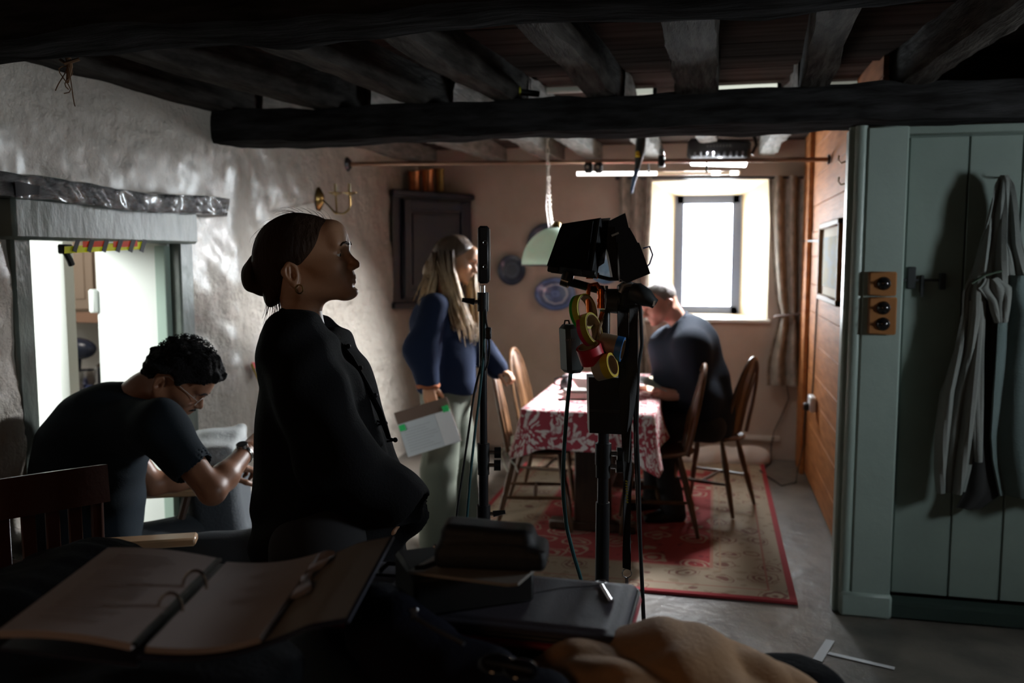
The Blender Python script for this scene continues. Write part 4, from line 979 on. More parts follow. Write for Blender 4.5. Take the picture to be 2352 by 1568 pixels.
for i, (x, y, a, lab) in enumerate(((-.985, 4.93, 10, 'wooden hoop-back chair under the standing woman\'s hand, padded seat'), (-1.03, 5.62, -4, 'wooden hoop-back chair at far left of the table, beyond the padded one'),
                                   (-.30, 5.00, 186, 'dark hoop-back chair seen edge-on in front of the reading man'), (.0, 5.52, 158, 'dark hoop-back chair behind the reading man, by the right curtain'))):
    c = ch0 if i == 0 else dup(ch0); c.location = (x, y, .019); c.rotation_euler = (0, 0, math.radians(a)); tag(c, lab, 'chair', 'hoop-back chairs round the dining table')
s = SDF((-.24, -.24, -.04), (.24, .24, .06), .006); s.ell((0, 0, 0), (.195, .195, .024), .01); s.noise(.002, 60, 3); V, Fq = smesh(s)
pad = tag(link('seat_pad', V @ rotz(.14).T+[-.985, 4.93, .512], Fq, M('pale_green_pad', (.36, .40, .31), .9, bump=(90, .3))), 'pale green seat pad tied on the nearest left chair', 'cushion')
for dx in (0, .03): MB().tube([(-1.14+dx, 4.78, .50), (-1.165+dx, 4.755, .46), (-1.14+dx*2, 4.75, .40), (-1.12+dx*2, 4.745, .36)], .005, 6).build('tie', M('pad_tie', (.5, .5, .42), .9), pad)
# things on the table
def tz(x, y): return onz(x, y, .7605)
c = tz(1352, 902); thing(MB().lathe([(0, 0), (.045, 0), (.05, .01), (.085, .055), (.115, .10), (.117, .103), (.112, .102), (.08, .055), (.045, .014), (0, .012)], c, n=32), 'bowl', M('white_glaze', (.75, .75, .74), .2), 'large white bowl on the tablecloth', 'bowl')
c = tz(1322, 915); bx = thing(MB().box(c+[0, 0, .022], (.15, .09, .044), rotz(.3), .008), 'butter_dish', M('white_dish', (.6, .62, .56), .35), 'low pale rectangular dish in front of the white bowl', 'dish')
MB().box(c+[0, 0, .05], (.13, .075, .012), rotz(.3), .005).build('lid', M('grey_lid', (.35, .37, .34), .4), bx)
c = tz(1300, 893); jg = thing(MB().lathe([(0, 0), (.035, 0), (.042, .02), (.036, .05), (.022, .07), (.024, .085), (0, .08)], c, n=20), 'jug', M('dark_pewter', (.03, .03, .035), .35), 'small dark jug at the left edge of the table', 'jug')
MB().tube([c+[-.036, 0, .02], c+[-.075, 0, .03], c+[-.07, 0, .06], c+[-.022, 0, .075]], .006, 8).build('handle', MT_black, jg)
c = tz(1497, 896); cu = thing(MB().lathe([(0, 0), (.028, 0), (.032, .03), (.027, .065), (.014, .085), (0, .088)], c, n=20), 'glow_cup', M('glow_white', (.9, .85, .75), .4, emit=((1.0, .90, .72), 2.2)), 'small glowing white rounded cup beyond the newspaper', 'candle')  # white cup shape given a glow of its own
# pendant lamp
pc = P(1279, 608, 5.25)
pn = empty('pendant_lamp', pc, 'pale green glass dome lamp hanging on a chain', 'pendant lamp')
m, N, L, b = nodes_mat('opal_glass', 0.25)
b.inputs['Base Color'].default_value = (.75, .86, .80, 1); tl = nd('ShaderNodeBsdfTranslucent'); tl.inputs[0].default_value = (.80, .92, .84, 1); mx = nd('ShaderNodeMixShader'); mx.inputs[0].default_value = .55
L.new(b.outputs[0], mx.inputs[1]); L.new(tl.outputs[0], mx.inputs[2]); L.new(mx.outputs[0], N['Material Output'].inputs[0])
prof = [(.212*math.cos(a), .225*math.sin(a)) for a in np.linspace(0, PI/2*.93, 14)]
mb = MB(); n = 72; u, v, d = frame_of((0, 0, 1)); pr2 = prof+[(r*.975, z-.004) for r, z in prof[::-1]]
mb.lathe(pr2, pc, n=n, close=True); mb.v = [tuple(np.array(p)+(np.array([p[0]-pc[0], p[1]-pc[1], 0])*.010*math.cos(36*math.atan2(p[1]-pc[1], p[0]-pc[0])))) for p in mb.v]
mb.build('shade', m, pn, angle=80)
mb = MB(); mb.tube([pc+[.212*math.cos(x), .212*math.sin(x), -.002] for x in np.linspace(0, 2*PI, 60)], .005, 6); mb.build('rim', M('dark_rim', (.05, .05, .05), .4), pn)
mb = MB(); mb.lathe([(0, .22), (.03, .22), (.026, .245), (.012, .26), (0, .26)], pc, n=20); mb.build('gallery', MT_brass, pn)
MB().sphere(pc+[0, 0, .07], (.035, .035, .045), 10).build('bulb', M('opal_bulb', (.8, .8, .78), .3), pn)
hp = [pc+[0, 0, .26], P(1268, 522, 5.25), P(1262, 480, 5.25), P(1260, 420, 5.25), P(1255, 243, 5.2)]
T = np.linspace(0, 4, 46); C = np.stack([np.interp(T, range(5), [p[i] for p in hp]) for i in range(3)], 1); mb = MB()
for i in range(len(C)-1):
    c = (C[i]+C[i+1])/2; d = C[i+1]-C[i]; ln = np.linalg.norm(d)*.62; u, v, d = frame_of(d); w_ = u if i % 2 else v
    mb.tube([c+d*ln*math.cos(x)+w_*.0085*math.sin(x) for x in np.linspace(0, 2*PI, 11)], .0028, 5, cap=False)
mb.build('chain', M('pale_chain', (.62, .58, .50), .35, .6), pn)
MB().tube([p+[-.010-.012*math.sin(i), 0, 0] for i, p in enumerate(hp)], .0028, 6).build('flex', M('clear_flex', (.5, .47, .42), .4), pn)
# plates on the far wall
def plate(px, py, rx_, ry_, cols, lab, seed=0, dot=None):
    m, N_, L_, b_ = nodes_mat('plate_glaze.%d' % seed, .2)
    tc = N_.new('ShaderNodeTexCoord'); mp = N_.new('ShaderNodeMapping'); mp.inputs['Scale'].default_value = (1/rx_, 0, 1/ry_)
    mp.inputs['Location'].default_value = (0, 0, -1)
    ln = N_.new('ShaderNodeVectorMath'); ln.operation = 'LENGTH'; L_.new(tc.outputs['Object'], mp.inputs[0]); L_.new(mp.outputs[0], ln.inputs[0])
    nz = N_.new('ShaderNodeTexNoise'); nz.inputs['Scale'].default_value = 26; L_.new(tc.outputs['Object'], nz.inputs[0])
    ad = N_.new('ShaderNodeMath'); ad.operation = 'MULTIPLY_ADD'; ad.inputs[1].default_value = .22; L_.new(nz.outputs[0], ad.inputs[0]); L_.new(ln.outputs['Value'], ad.inputs[2])
    r = N_.new('ShaderNodeValToRGB'); r.color_ramp.interpolation = 'CONSTANT'; L_.new(ad.outputs[0], r.inputs[0])
    for i, (p_, cc) in enumerate(cols):
        e = r.color_ramp.elements[i] if i < 2 else r.color_ramp.elements.new(p_); e.position = p_; e.color = (*cc, 1)
    L_.new(r.outputs[0], b_.inputs['Base Color'])
    c = ony(px, py, YF-.03); mb = MB(); pr = [(0, 0), (.62, .0), (.70, .10), (1.0, .16), (1.0, .19), (.70, .13), (.60, .04), (0, .04)]
    mb.lathe(pr, (0, 0, 0), (0, -1, 0), 44); mb.v = [(c[0]+x*rx_, YF-.012+(y)*.13, c[2]+z*ry_) for x, y, z in mb.v]
    return thing(mb, 'plate', m, lab, 'plate', 'plates on the far wall')
NV_, BL, WH = (.035, .042, .062), (.07, .095, .18), (.36, .37, .44)
plate(1175, 620, .118, .125, ((0, NV_), (.45, (.055, .065, .095)), (.62, NV_), (.8, (.05, .06, .09)), (.95, NV_)), 'round slate-grey plate on the far wall, leftmost', 1)
plate(1275, 675, .172, .135, ((0, BL), (.18, (.12, .17, .34)), (.30, BL), (.62, WH), (.72, BL), (.9, (.10, .15, .30)), (1.0, BL)), 'oval blue and white plate below the lamp', 2)
plate(1258, 562, .175, .175, ((0, (.03, .035, .055)), (.5, (.04, .05, .08)), (.8, (.03, .035, .055))), 'large dark plate behind the glass lamp', 3)
plate(1390, 612, .135, .14, ((0, (.10, .19, .27)), (.5, (.16, .26, .34)), (.75, (.09, .16, .25))), 'pale blue plate behind the black monitor', 4)
# corner cupboard
A_, B_ = np.array([-2.375, 6.27, 0]), np.array([-1.955, 6.985, 0]); K_ = np.array([-2.37, 6.985, 0]); z0, z1 = 1.195, 2.085
cup = empty('corner_cupboard', (*((A_+B_+K_)/3)[:2], z0), 'navy corner cupboard hanging high behind the standing woman', 'cupboard')
MT_cup = M('navy_cupboard_paint', (0.014, 0.015, 0.024), 0.35, bump=(10, .15), spec=.35)
mb = MB(); V = [p+[0, 0, z] for z in (z0, z1) for p in (A_, B_, K_)]; mb.add(V, [(0, 2, 1), (3, 4, 5), (0, 1, 4, 3), (1, 2, 5, 4), (2, 0, 3, 5)]); mb.build('carcass', MT_cup, cup)
fd = (B_-A_)/np.linalg.norm(B_-A_); fn_ = np.array([fd[1], -fd[0], 0]); Wd = np.linalg.norm(B_-A_); RF = np.stack([fd, -fn_, [0, 0, 1]], 1)
ct = (A_+B_)/2
for z in (z1-.02, z0+.015): MB().box(ct+fn_*.012+[0, 0, z], (Wd+.03, .045, .05), RF, .012).build('moulding', MT_cup, cup)
dr = MB().box(ct+fn_*.012+[0, 0, (z0+z1)/2], (Wd-.16, .028, z1-z0-.12), RF, .006).build('door', MT_cup, cup)
mb = MB()
for sx_ in (-1, 1): mb.box(ct+fd*sx_*(Wd/2-.12)+fn_*.03+[0, 0, (z0+z1)/2], (.07, .022, z1-z0-.14), RF, .006)
for z in (z1-.11, z0+.10): mb.box(ct+fn_*.03+[0, 0, z], (Wd-.30, .022, .07), RF, .006)
mb.build('panel_rails', MT_cup, dr); MB().box(ct+fn_*.026+[0, 0, (z0+z1)/2], (Wd-.34, .02, z1-z0-.34), RF, .016).build('raised_panel', MT_cup, dr)
MB().sphere(ct+fd*(Wd/2-.12)+fn_*.045+[0, 0, (z0+z1)/2], .012, 8).build('knob', MT_brass, dr)
for i, (px, r_, h_, mt, lab) in enumerate(((952, .052, .16, MT_copper, 'copper mug on the corner cupboard, at left'), (983, .055, .175, MT_copper, 'copper mug on the corner cupboard, in the middle'), (1010, .040, .185, MT_brass, 'slim brass vase on the corner cupboard, at right'))):
    c = ony(px, 430, 6.60+.05*i)*[1, 1, 0]+[0, 0, z1+.005]
    v_ = thing(MB().lathe([(0, 0), (r_, 0), (r_*.92, .02), (r_*.86, h_*.55), (r_*.95, h_*.9), (r_, h_), (r_*.9, h_-.004), (r_*.8, h_*.5), (0, .02)], c, n=24), 'mug' if i < 2 else 'vase', mt, lab, 'vessel', 'metal vessels on the cupboard')
# wall sconce
sc_ = onx(733, 457, XL+.012); sn = empty('wall_sconce', sc_, 'brass two-arm candle sconce on the left wall', 'wall light')
mb = MB(); mb.lathe([(0, .03), (.022, .028), (.034, .016), (.046, .006), (.05, 0), (0, 0)], sc_, (1, 0, 0), 28); mb.v = [(x, y, sc_[2]+(z-sc_[2])*1.5) for x, y, z in mb.v]; mb.build('backplate', MT_brass, sn)
def sp(x, y, k=0): return P(x, y, 4.97-.10*k)
for cx_, k in ((771, .5), (803, 1.0)):
    pts = [sc_+[.03, 0, -.01], sp(755, 472, .3), sp(768, 488, .5), sp((cx_+768)/2+4, 492, .8), sp(cx_+2, 478, k), sp(cx_, 447, k)]
    T = np.linspace(0, 5, 26); C = np.stack([np.interp(T, range(6), [p[i] for p in pts]) for i in range(3)], 1)
    for _ in range(3): C[1:-1] = (C[:-2]+C[1:-1]*2+C[2:])/4
    ar = MB().tube(C, .0055, 8).build('arm', MT_brass, sn); tp = C[-1]
    MB().lathe([(0, -.006), (.012, -.004), (.042, .010), (.043, .013), (.012, .006), (0, .006)], tp, n=24).build('drip_pan', MT_brass, ar)
    MB().cyl(tp+[0, 0, .004], tp+[0, 0, .062], .0095, .0095, 14).build('candle', M('candle_tube', (.42, .33, .16), .5), ar)
# rod across the room, lamps and clamps on it
ra, rb = np.array([XL+.02, 5.48, 2.193]), np.array([XR-.005, 5.62, 2.165]); rod = empty('curtain_pole', (ra+rb)/2, 'long copper coloured pole across the far room', 'pole')
MB().cyl(ra, rb, .0135, .0135, 14).build('pole', M('pole_copper', (.36, .22, .16), .3, .9), rod)
MB().lathe([(0, 0), (.045, 0), (.048, .012), (.03, .03), (0, .03)], ra-[.018, 0, 0], (1, 0, 0), 20).build('end_flange', MT_dmetal, rod)
MB().lathe([(0, 0), (.03, 0), (.03, .014), (0, .014)], rb+[.004, 0, 0], (-1, 0, 0), 20).build('end_flange', MT_dmetal, rod)
MB().cyl(ra+.435*(rb-ra), ra+.439*(rb-ra), .0145, .0145, 14).build('red_tape', M('red_tape', (.6, .02, .03), .5), rod)
t0, t1 = ony(1325, 399, 5.66), ony(1700, 397, 5.70)
tl = empty('tube_light', (t0+t1)/2, 'thin glowing tube light under the copper pole', 'film light'); d = t1-t0
MB().cyl(t0, t0+.5*d, .013, .013, 14).build('lit_tube', M('tube_lens_lit', (.9, .9, .9), .3, emit=((1.0, .97, .92), 4)), tl)
MB().cyl(t0+.5*d, t1, .012, .012, 14).build('dim_tube', M('tube_lens_dim', (.75, .62, .48), .25, emit=((1.0, .78, .5), .35)), tl)
for f in (.06, .45, .80): MB().tube([t0+f*d, ra+(rb-ra)*((t0+f*d)[0]-ra[0])/(rb-ra)[0]], .007, 8).build('pole_clip', MT_black, tl)
for f in (.86, .97): MB().cyl(t0+(f-.03)*d, t0+(f+.02)*d, .0135, .0135, 14).build('lit_spot', _M['tube_lens_lit'], tl)
pz = ony(1650, 378, 5.98); lp = empty('led_panel', pz, 'black LED panel lamp lit white along its lower edge', 'film light')
RP = roty(math.radians(3))
hs = MB().box(pz+[0, 0, .085], (.40, .28, .13), RP, .02).build('housing', MT_black, lp)
MB().box(pz+[0, -.01, .010], (.36, .28, .016), RP, .004).build('diffuser', M('panel_diffuser', (.9, .9, .9), .4, emit=((.95, .97, 1.0), 14)), lp)
for i in range(9): MB().box(pz+[-.15+i*.0375, -.145, .05], (.012, .012, .035), RP, .003).build('cooling_fin', M('fin_grey', (.10, .11, .13), .4), hs)
mb = MB()
for i in range(8): mb.box(pz+[-.07+i*.02, -.1415, .105], (.012, .003, .013))
mb.build('grey_lettering', M('dim_letter', (.06, .06, .06), .6), hs)
MB().tube([pz+[.21, 0, .06], pz+[.24, 0, .12], pz+[.22, 0, .2]], .012, 8).build('yoke', MT_black, lp)
for px, lab in ((1352, 'black clamp hanging on the copper pole, left of the pair'), (1375, 'black clamp hanging on the copper pole, right of the pair')):
    c = ony(px, 386, 5.555); k = thing(MB().box(c+[0, -.0, .0], (.05, .055, .062), None, .01), 'clamp', MT_black, lab, 'clamp', 'black clamps on the pole')
    MB().cyl(c+[0, -.03, 0], c+[0, -.06, 0], .009, .012, 10).build('screw', MT_metal, k)
c = ony(1519, 388, 5.56)+[0, 0, .012]; k = thing(MB().lathe([(0, 0), (.022, 0), (.022, .055), (.018, .07), (0, .07)], c, n=18), 'spigot', MT_black, 'small black and chrome spigot standing on the copper pole', 'stand fitting')
MB().lathe([(.017, .07), (.019, .085), (.014, .11), (.007, .115), (.007, .135), (0, .135)], c, n=18).build('chrome_top', MT_metal, k)
pts = [ony(1477, 262, 5.45), ony(1470, 350, 5.44), ony(1464, 385, 5.43), ony(1456, 415, 5.43), ony(1450, 437, 5.43)]
k = thing(MB().tube(pts, [.028, .032, .016, .013, .008], 10), 'cable_hank', MT_wire, 'dark hank of cable hanging from the big beam by the window', 'cable')
MB().tube([pts[2]+[0, -.004, -.01], pts[3]+[0, -.004, 0], pts[4]+[0, -.004, -.02]], [.014, .012, .007], 10).build('blue_tail', M('navy_strap', (.015, .045, .10), .6), k)
MB().cyl(pts[1]+[-.012, -.02, 0], pts[1]+[-.012, -.03, -.03], .014, .014, 10).build('yellow_tie', M('yellow_tape', (.62, .42, .02), .6), k)
# curtains and their rail
MT_curt = M('damask_curtain', (.185, .155, .125), .9, bump=(60, .3), var=((.34, .29, .235), 22, (1, 1, .7)))
ca, cb_ = ony(1418, 409, YF-.10), ony(1862, 407, YF-.10)
cr = thing(MB().cyl(ca, cb_, .010, .010, 12), 'curtain_rail', MT_dmetal, 'slim dark curtain rail above the window', 'curtain rail')
for p in (ca, cb_): MB().sphere(p, .018, 8).build('finial', MT_dmetal, cr)
def curtain(rows, seed, lab, tie=None):
    ys = [r[0] for r in rows]
    def fn(u, v):
        y = ys[0]+(ys[-1]-ys[0])*v; a, e = np.interp(y, ys, [r[1] for r in rows]), np.interp(y, ys, [r[2] for r in rows])
        p = ony(a+(e-a)*u, y, YF-.10); am = .035*min(1, (e-a)/75)
        return p+[0, am*math.sin(u*5.2*PI+seed+.5*math.sin(v*4))-.01*math.sin(v*9), 0]
    o = thing(MB().sheet(fn, 44, 40, .006), 'curtain', MT_curt, lab, 'curtain', 'curtains at the window')
    if tie:
        (y, a, e) = tie; c0, c1 = ony(a, y, YF-.1), ony(e, y, YF-.1); cc = (c0+c1)/2; w_ = (c1-c0)[0]/2
        MB().tube([cc+[w_*math.cos(x), -.055*math.sin(x)-.005, .014*math.cos(x)] for x in np.linspace(0, 2*PI, 28)], .02, 8, cap=False, flat=.5).build('tieback', M('curtain_tieback', (.12, .085, .075), .9), o)
    return o
curtain(((404, 1765, 1852), (500, 1768, 1850), (600, 1774, 1848), (690, 1782, 1846), (722, 1790, 1842), (755, 1782, 1846), (830, 1762, 1852), (885, 1760, 1856)), .4, 'long taupe patterned curtain tied back right of the window', (722, 1782, 1848))
curtain(((408, 1420, 1497), (500, 1424, 1495), (620, 1430, 1488), (722, 1436, 1476), (800, 1428, 1490), (885, 1424, 1496)), 1.9, 'grey patterned curtain left of the window', (722, 1430, 1482))
# picture, hooks, socket and flexes on the pine wall
def rw(x, y, dx=0.0): p = onx(x, y, XR); return p-[dx, 0, 0]
q = [rw(1897, 512), rw(1946, 502), rw(1943, 705), rw(1897, 690)]; y0, y1 = q[1][1], q[0][1]; zt, zb = 1.805, 1.27
zt, zb = (q[0][2]+q[1][2])/2, (q[2][2]+q[3][2])/2
pf_ = empty('picture_frame', (XR, (y0+y1)/2, zb), 'wood framed pale landscape picture on the pine wall', 'picture')
mb = MB(); t = .035; yc, zc = (y0+y1)/2, (zt+zb)/2
for (yy, zz, sy, sz) in ((y0+t/2, zc, t, zt-zb), (y1-t/2, zc, t, zt-zb), (yc, zt-t/2, y1-y0, t), (yc, zb+t/2, y1-y0, t)): mb.box((XR-.022, yy, zz), (.04, abs(sy), abs(sz)), None, .006)
mb.build('frame', M('gilt_wood_frame', (.19, .10, .045), .6, spec=.2), pf_)
MB().box((XR-.010, yc, zc), (.012, abs(y1-y0)-t, zt-zb-t)).build('mount', M('cream_mount', (.75, .70, .58), .8, spec=.1), pf_)
MB().box((XR-.018, yc, zc), (.004, abs(y1-y0)-t*4.4, (zt-zb)-t*5)).build('landscape_print', M('pale_landscape', (.45, .52, .56), .8, spec=.1, var=((.50, .47, .33), 5, (1, 1, 3))), pf_)
for (y, lab) in ((366, 'upper brass hook on the pine wall'), (416, 'lower brass hook on the pine wall')):
    c = rw(1948, y, .0); mb = MB(); mb.box(c-[.003, 0, 0], (.006, .025, .04), None, .002); mb.tube([c-[.004, 0, .008], c-[.035, 0, .018], c-[.048, 0, 0], c-[.045, 0, -.022]], [.004, .004, .004, .005], 8); thing(mb, 'coat_hook', MT_brass, lab, 'hook', 'brass hooks')
c = rw(1872, 926); so = thing(MB().box(c-[.02, 0, 0], (.04, .15, .10), None, .008), 'wall_socket', M('white_plastic', (.72, .72, .72), .35), 'white socket low on the pine wall', 'socket')
pl = thing(MB().box(c-[.055, .02, .02], (.04, .05, .05), None, .01), 'plug', MT_black, 'black plug in the white socket', 'plug')
thing(MB().tube([c-[.06, .02, .04], c-[.07, .03, .2], onx(1846, 1020, XR-.05), P(1832, 1080, 6.2), onz(1828, 1108, .006), onz(1795, 1115, .006), onz(1758, 1090, .006), onz(1745, 1080, .025)], .0045, 7), 'power_flex', MT_wire, 'black flex running from the socket down to the floor', 'cable')
thing(MB().tube([rw(1851, 560, .03), rw(1851, 553, .03), rw(1883, 553, .006), rw(1884, 580, .006), rw(1876, 760, .006), rw(1868, 915, .006)], .006, 8), 'conduit', MT_wire, 'thin dark conduit down the corner of the pine wall', 'conduit')
thing(MB().tube([ony(1806, 880, YF-.05), ony(1812, 915, YF-.03), ony(1795, 955, YF-.02), ony(1778, 990, YF-.035), ony(1772, 1020, YF-.05), onz(1770, 1062, .006), onz(1752, 1078, .006)], .004, 7), 'flex', MT_wire, 'thin dark flex hanging below the right curtain', 'cable')
# white cloth heap along the foot of the far wall
s = SDF((-.62, 6.55, -.01), (.52, 7.0, .25), .012); rg = np.random.RandomState(4)
for i in range(11): s.ell((-.50+.085*i, 6.82+.03*math.sin(i*2), .03), (.10, .10+.02*rg.rand(), .055+.05*rg.rand()), .05)
s.noise(.008, 30, 2); s.half((0, 0, .002), (0, 0, -1)); s.half((0, 6.965, 0), (0, 1, 0)); V, Fq = smesh(s)
tag(link('dust_sheet', V, Fq, M('dust_sheet_cotton', (.66, .60, .54), .9)), 'crumpled white dust sheet along the foot of the far wall', 'cloth')
# ================================================================== KITCHEN BEYOND THE DOORWAY
MT_kc = M('beige_cabinet', (.44, .34, .26), .5)
kc = empty('wall_cabinet', (-4.35, 5.22, 1.13), 'beige kitchen wall cabinet seen through the low doorway', 'cabinet')
MB().box((-4.2, 5.22, 1.62), (1.3, .34, .92), None, .004).build('carcass', MT_kc, kc)
for x in (-4.62, -4.215, -3.81):
    d_ = MB().box((x, 5.035, 1.64), (.39, .022, .82), None, .004).build('door', MT_kc, kc); MB().box((x, 5.022, 1.64), (.27, .012, .68), None, .008).build('door_panel', MT_kc, d_)
MB().box((-4.2, 5.04, 1.175), (1.3, .03, .07), None, .004).build('pelmet', M('pelmet_wood', (.42, .24, .16), .5), kc)
bc = empty('base_cabinet', (-4.2, 5.1, 0), 'kitchen base cabinet with dark worktop through the doorway', 'cabinet')
MB().box((-4.2, 5.1, .30), (1.4, .56, .60), None, .004).build('carcass', MT_kc, bc); MB().box((-4.2, 5.08, .62), (1.44, .62, .04), None, .006).build('worktop', M('dark_worktop', (.10, .075, .06), .3), bc)
def kp(x, y): return ony(x, y, 4.95)
kx = kp(178, 868)[0]; kb = np.array([kx, 4.95, .645])
ke = empty('stand_mixer', kb, 'dark stand mixer on the kitchen worktop through the doorway', 'mixer')
MB().box(kb+[0, 0, .03], (.17, .22, .05), None, .02).build('base', M('mixer_navy', (.03, .04, .07), .25), ke)
MB().tube([kb+[-.05, .03, .05], kb+[-.06, .04, .18], kb+[-.05, .03, .28]], [.055, .045, .055], 14).build('column', _M['mixer_navy'], ke)
MB().sphere(kb+[.0, 0, .33], (.15, .07, .075), 10).build('motor_head', _M['mixer_navy'], ke)
MB().lathe([(0, 0), (.05, 0), (.075, .05), (.085, .13), (.08, .13), (0, .02)], kb+[.06, -.02, .06], n=24).build('steel_mixing_bowl', MT_metal, ke)
for i, (px, py, r_, h_, mt, lab, nm) in enumerate(((228, 862, .055, .26, MT_metal, 'tall steel pot beside the stand mixer in the kitchen', 'pot'), (205, 880, .045, .11, M('blue_tin', (.03, .05, .16), .3), 'blue tin in front of the stand mixer in the kitchen', 'tin'), (154, 885, .03, .10, M('yellow_tin', (.5, .42, .05), .4), 'small yellow tin left of the stand mixer in the kitchen', 'tin'), (206, 800, .02, .30, MT_black, 'dark bottle at the back of the kitchen worktop', 'bottle'))):
    c = np.array([ony(px, py, 4.85 if i else 5.1)[0], 4.85 if i in (1, 2) else 5.15, .642])
    thing(MB().lathe([(0, 0), (r_, 0), (r_, h_*.75), (r_*.5, h_*.85), (r_*.45, h_), (0, h_)], c, n=20), nm, mt, lab, nm)
# hazard tape stuck across the door head, with black tape stripes
def hx(x, y, dx=0.0): return onx(x, y, XL+.075+dx)
hz = empty('hazard_tape', hx(240, 566), 'yellow and red hazard tape with black stripes along the kitchen door head', 'tape')
def strip(c4, nm, mt, par, th=.0015): MB().sheet(lambda u, v: quad(c4, u, v), 6, 2, th).build(nm, mt, par)
strip([hx(148, 566), hx(332, 554), hx(330, 572), hx(148, 582)], 'yellow_tape', M('fluoro_yellow', (.90, .86, .02), .5), hz, 0)
for (a, b_) in ((190, 246), (260, 316)): strip([hx(a, 554, .002), hx(b_, 553-(b_-240)*.01, .002), hx(b_, 566, .002), hx(a, 568, .002)], 'red_tape', M('fluoro_red', (.85, .07, .02), .5), hz, 0)
for nm_ in ('fluoro_yellow', 'fluoro_red'):      # thin plastic tape: daylight from the kitchen glows through it
    nt = _M[nm_].node_tree; b = nt.nodes['Principled BSDF']; tl_ = nt.nodes.new('ShaderNodeBsdfTranslucent'); mx = nt.nodes.new('ShaderNodeMixShader'); mx.inputs[0].default_value = .65
    tl_.inputs[0].default_value = b.inputs['Base Color'].default_value; nt.links.new(b.outputs[0], mx.inputs[1]); nt.links.new(tl_.outputs[0], mx.inputs[2]); nt.links.new(mx.outputs[0], nt.nodes['Material Output'].inputs[0])
for x in (176, 209, 243, 275, 304, 330): strip([hx(x-2, 549, .004), hx(x+8, 551, .004), hx(x-1, 580, .004), hx(x-10, 576, .004)], 'black_stripe', MT_gaffer, hz)
c = onx(150, 578, XL+.04); thing(MB().box(c+[0, 0, .01], (.03, .05, .035), None, .005).tube([c, c+[0, .02, -.03], c+[0, .03, -.05]], .012, 8), 'clip', MT_black, 'small black clip at the left end of the hazard tape', 'clip')
# scrap of gaffer tape on the lintel, twine on the near beam, pennant on the left wall
c4 = [onx(34, 416, XL+.105), onx(92, 427, XL+.105), onx(90, 446, XL+.105), onx(36, 452, XL+.105)]
thing(MB().sheet(lambda u, v: quad(c4, u, v)+[.006*math.sin(6*u), 0, 0], 8, 4, .002), 'gaffer_tape', MT_gaffer, 'torn strip of black tape stuck on the charred lintel', 'tape')
mb = MB(); kn_ = onz(156, 152, 2.105); rg = np.random.RandomState(6)
for (x, y) in ((128, 208), (142, 212), (172, 240), (160, 205)):
    e = P(x, y, np.dot(kn_-_C, FWD)); T = np.linspace(0, 1, 9)[:, None]; mb.tube(kn_+(e-kn_)*T+np.sin(T*6)*rg.normal(size=3)*.008, .0016, 5)
mb.tube([kn_+[0, 0, .035], kn_+[.006, 0, 0], kn_+[-.004, 0, -.045]], [.007, .008, .004], 8); mb.tube([kn_+[-.03, .01, .02], kn_+[0, -.01, .005], kn_+[.03, .01, .02]], .005, 6)
thing(mb, 'twine', M('brown_twine', (.12, .06, .025), .9), 'knotted end of brown twine hanging from the near beam', 'twine')
def pw(x, y, dx=.03): return onx(x, y, XL+.03+dx)
pe = empty('pennant', pw(585, 850), 'small red-topped pennant on the left wall behind the woman in black', 'pennant')
strip([pw(577, 831), pw(612, 835), pw(612, 850), pw(585, 846)], 'red_band', M('coral_red', (.75, .10, .12), .6), pe)
strip([pw(585, 846), pw(612, 850), pw(606, 872), pw(594, 870)], 'blue_band', M('slate_blue', (.10, .15, .25), .6), pe)
MB().tube([pw(578, 836, .035), pw(596, 878, .035)], .006, 6).build('yellow_cord', M('ochre_cord', (.45, .30, .03), .7), pe)

# ================================================================== SEATS ON THE LEFT
# wooden armchair under the seated man
ac = np.array([*g2(225, 1300, .03)[:2], 0.0]); af = RGT*math.cos(math.radians(12))+DEP*math.sin(math.radians(12)); AB = basis(af, ZUP)
ar_ = empty('armchair', ac, 'wooden armchair under the seated man, arm end catching light', 'chair')
aw = lambda x, y, z: ac+AB @ np.array([x, y, z])
mb = MB(); mb.box(aw(0.02, 0, .385), (.46, .46, .045), AB, .015); mb.build('seat', MT_dwood, ar_)
for sx_ in (.2, -.19):
    for sy in (-.2, .2): MB().tube([aw(sx_, sy*.9, .38), aw(sx_*1.12, sy*1.05, 0)], [.022, .016], 10).build('leg', MT_dwood, ar_)
t = np.linspace(-2.2, 2.2, 25)
mb = MB(); mb.tube([aw(-.06+.30*-math.cos(x*.72)*(1 if abs(x) < 1.9 else 1), .31*math.sin(x*.72)/.99998, .60+.05*(math.cos(x*.72)**2)) for x in t], .022, 8); mb.build('back_rail', MT_dwood, ar_)
for sy in (-1, 1):
    MB().box(aw(.22, sy*.31, .665), (.32, .07, .028), AB, .010).build('arm', M('lit_arm_wood', (.36, .22, .12), .35), ar_)  # pale arm wood, doorway light included in its colour
    MB().tube([aw(.19, sy*.25, .39), aw(.26, sy*.31, .65)], [.014, .017], 8).build('arm_post', MT_dwood, ar_)
for y in (-.18, -.09, 0, .09, .18): MB().tube([aw(-.19, y, .40), aw(-.33+abs(y)*.3, y*1.3, .62)], .010, 7).build('spindle', MT_dwood, ar_)
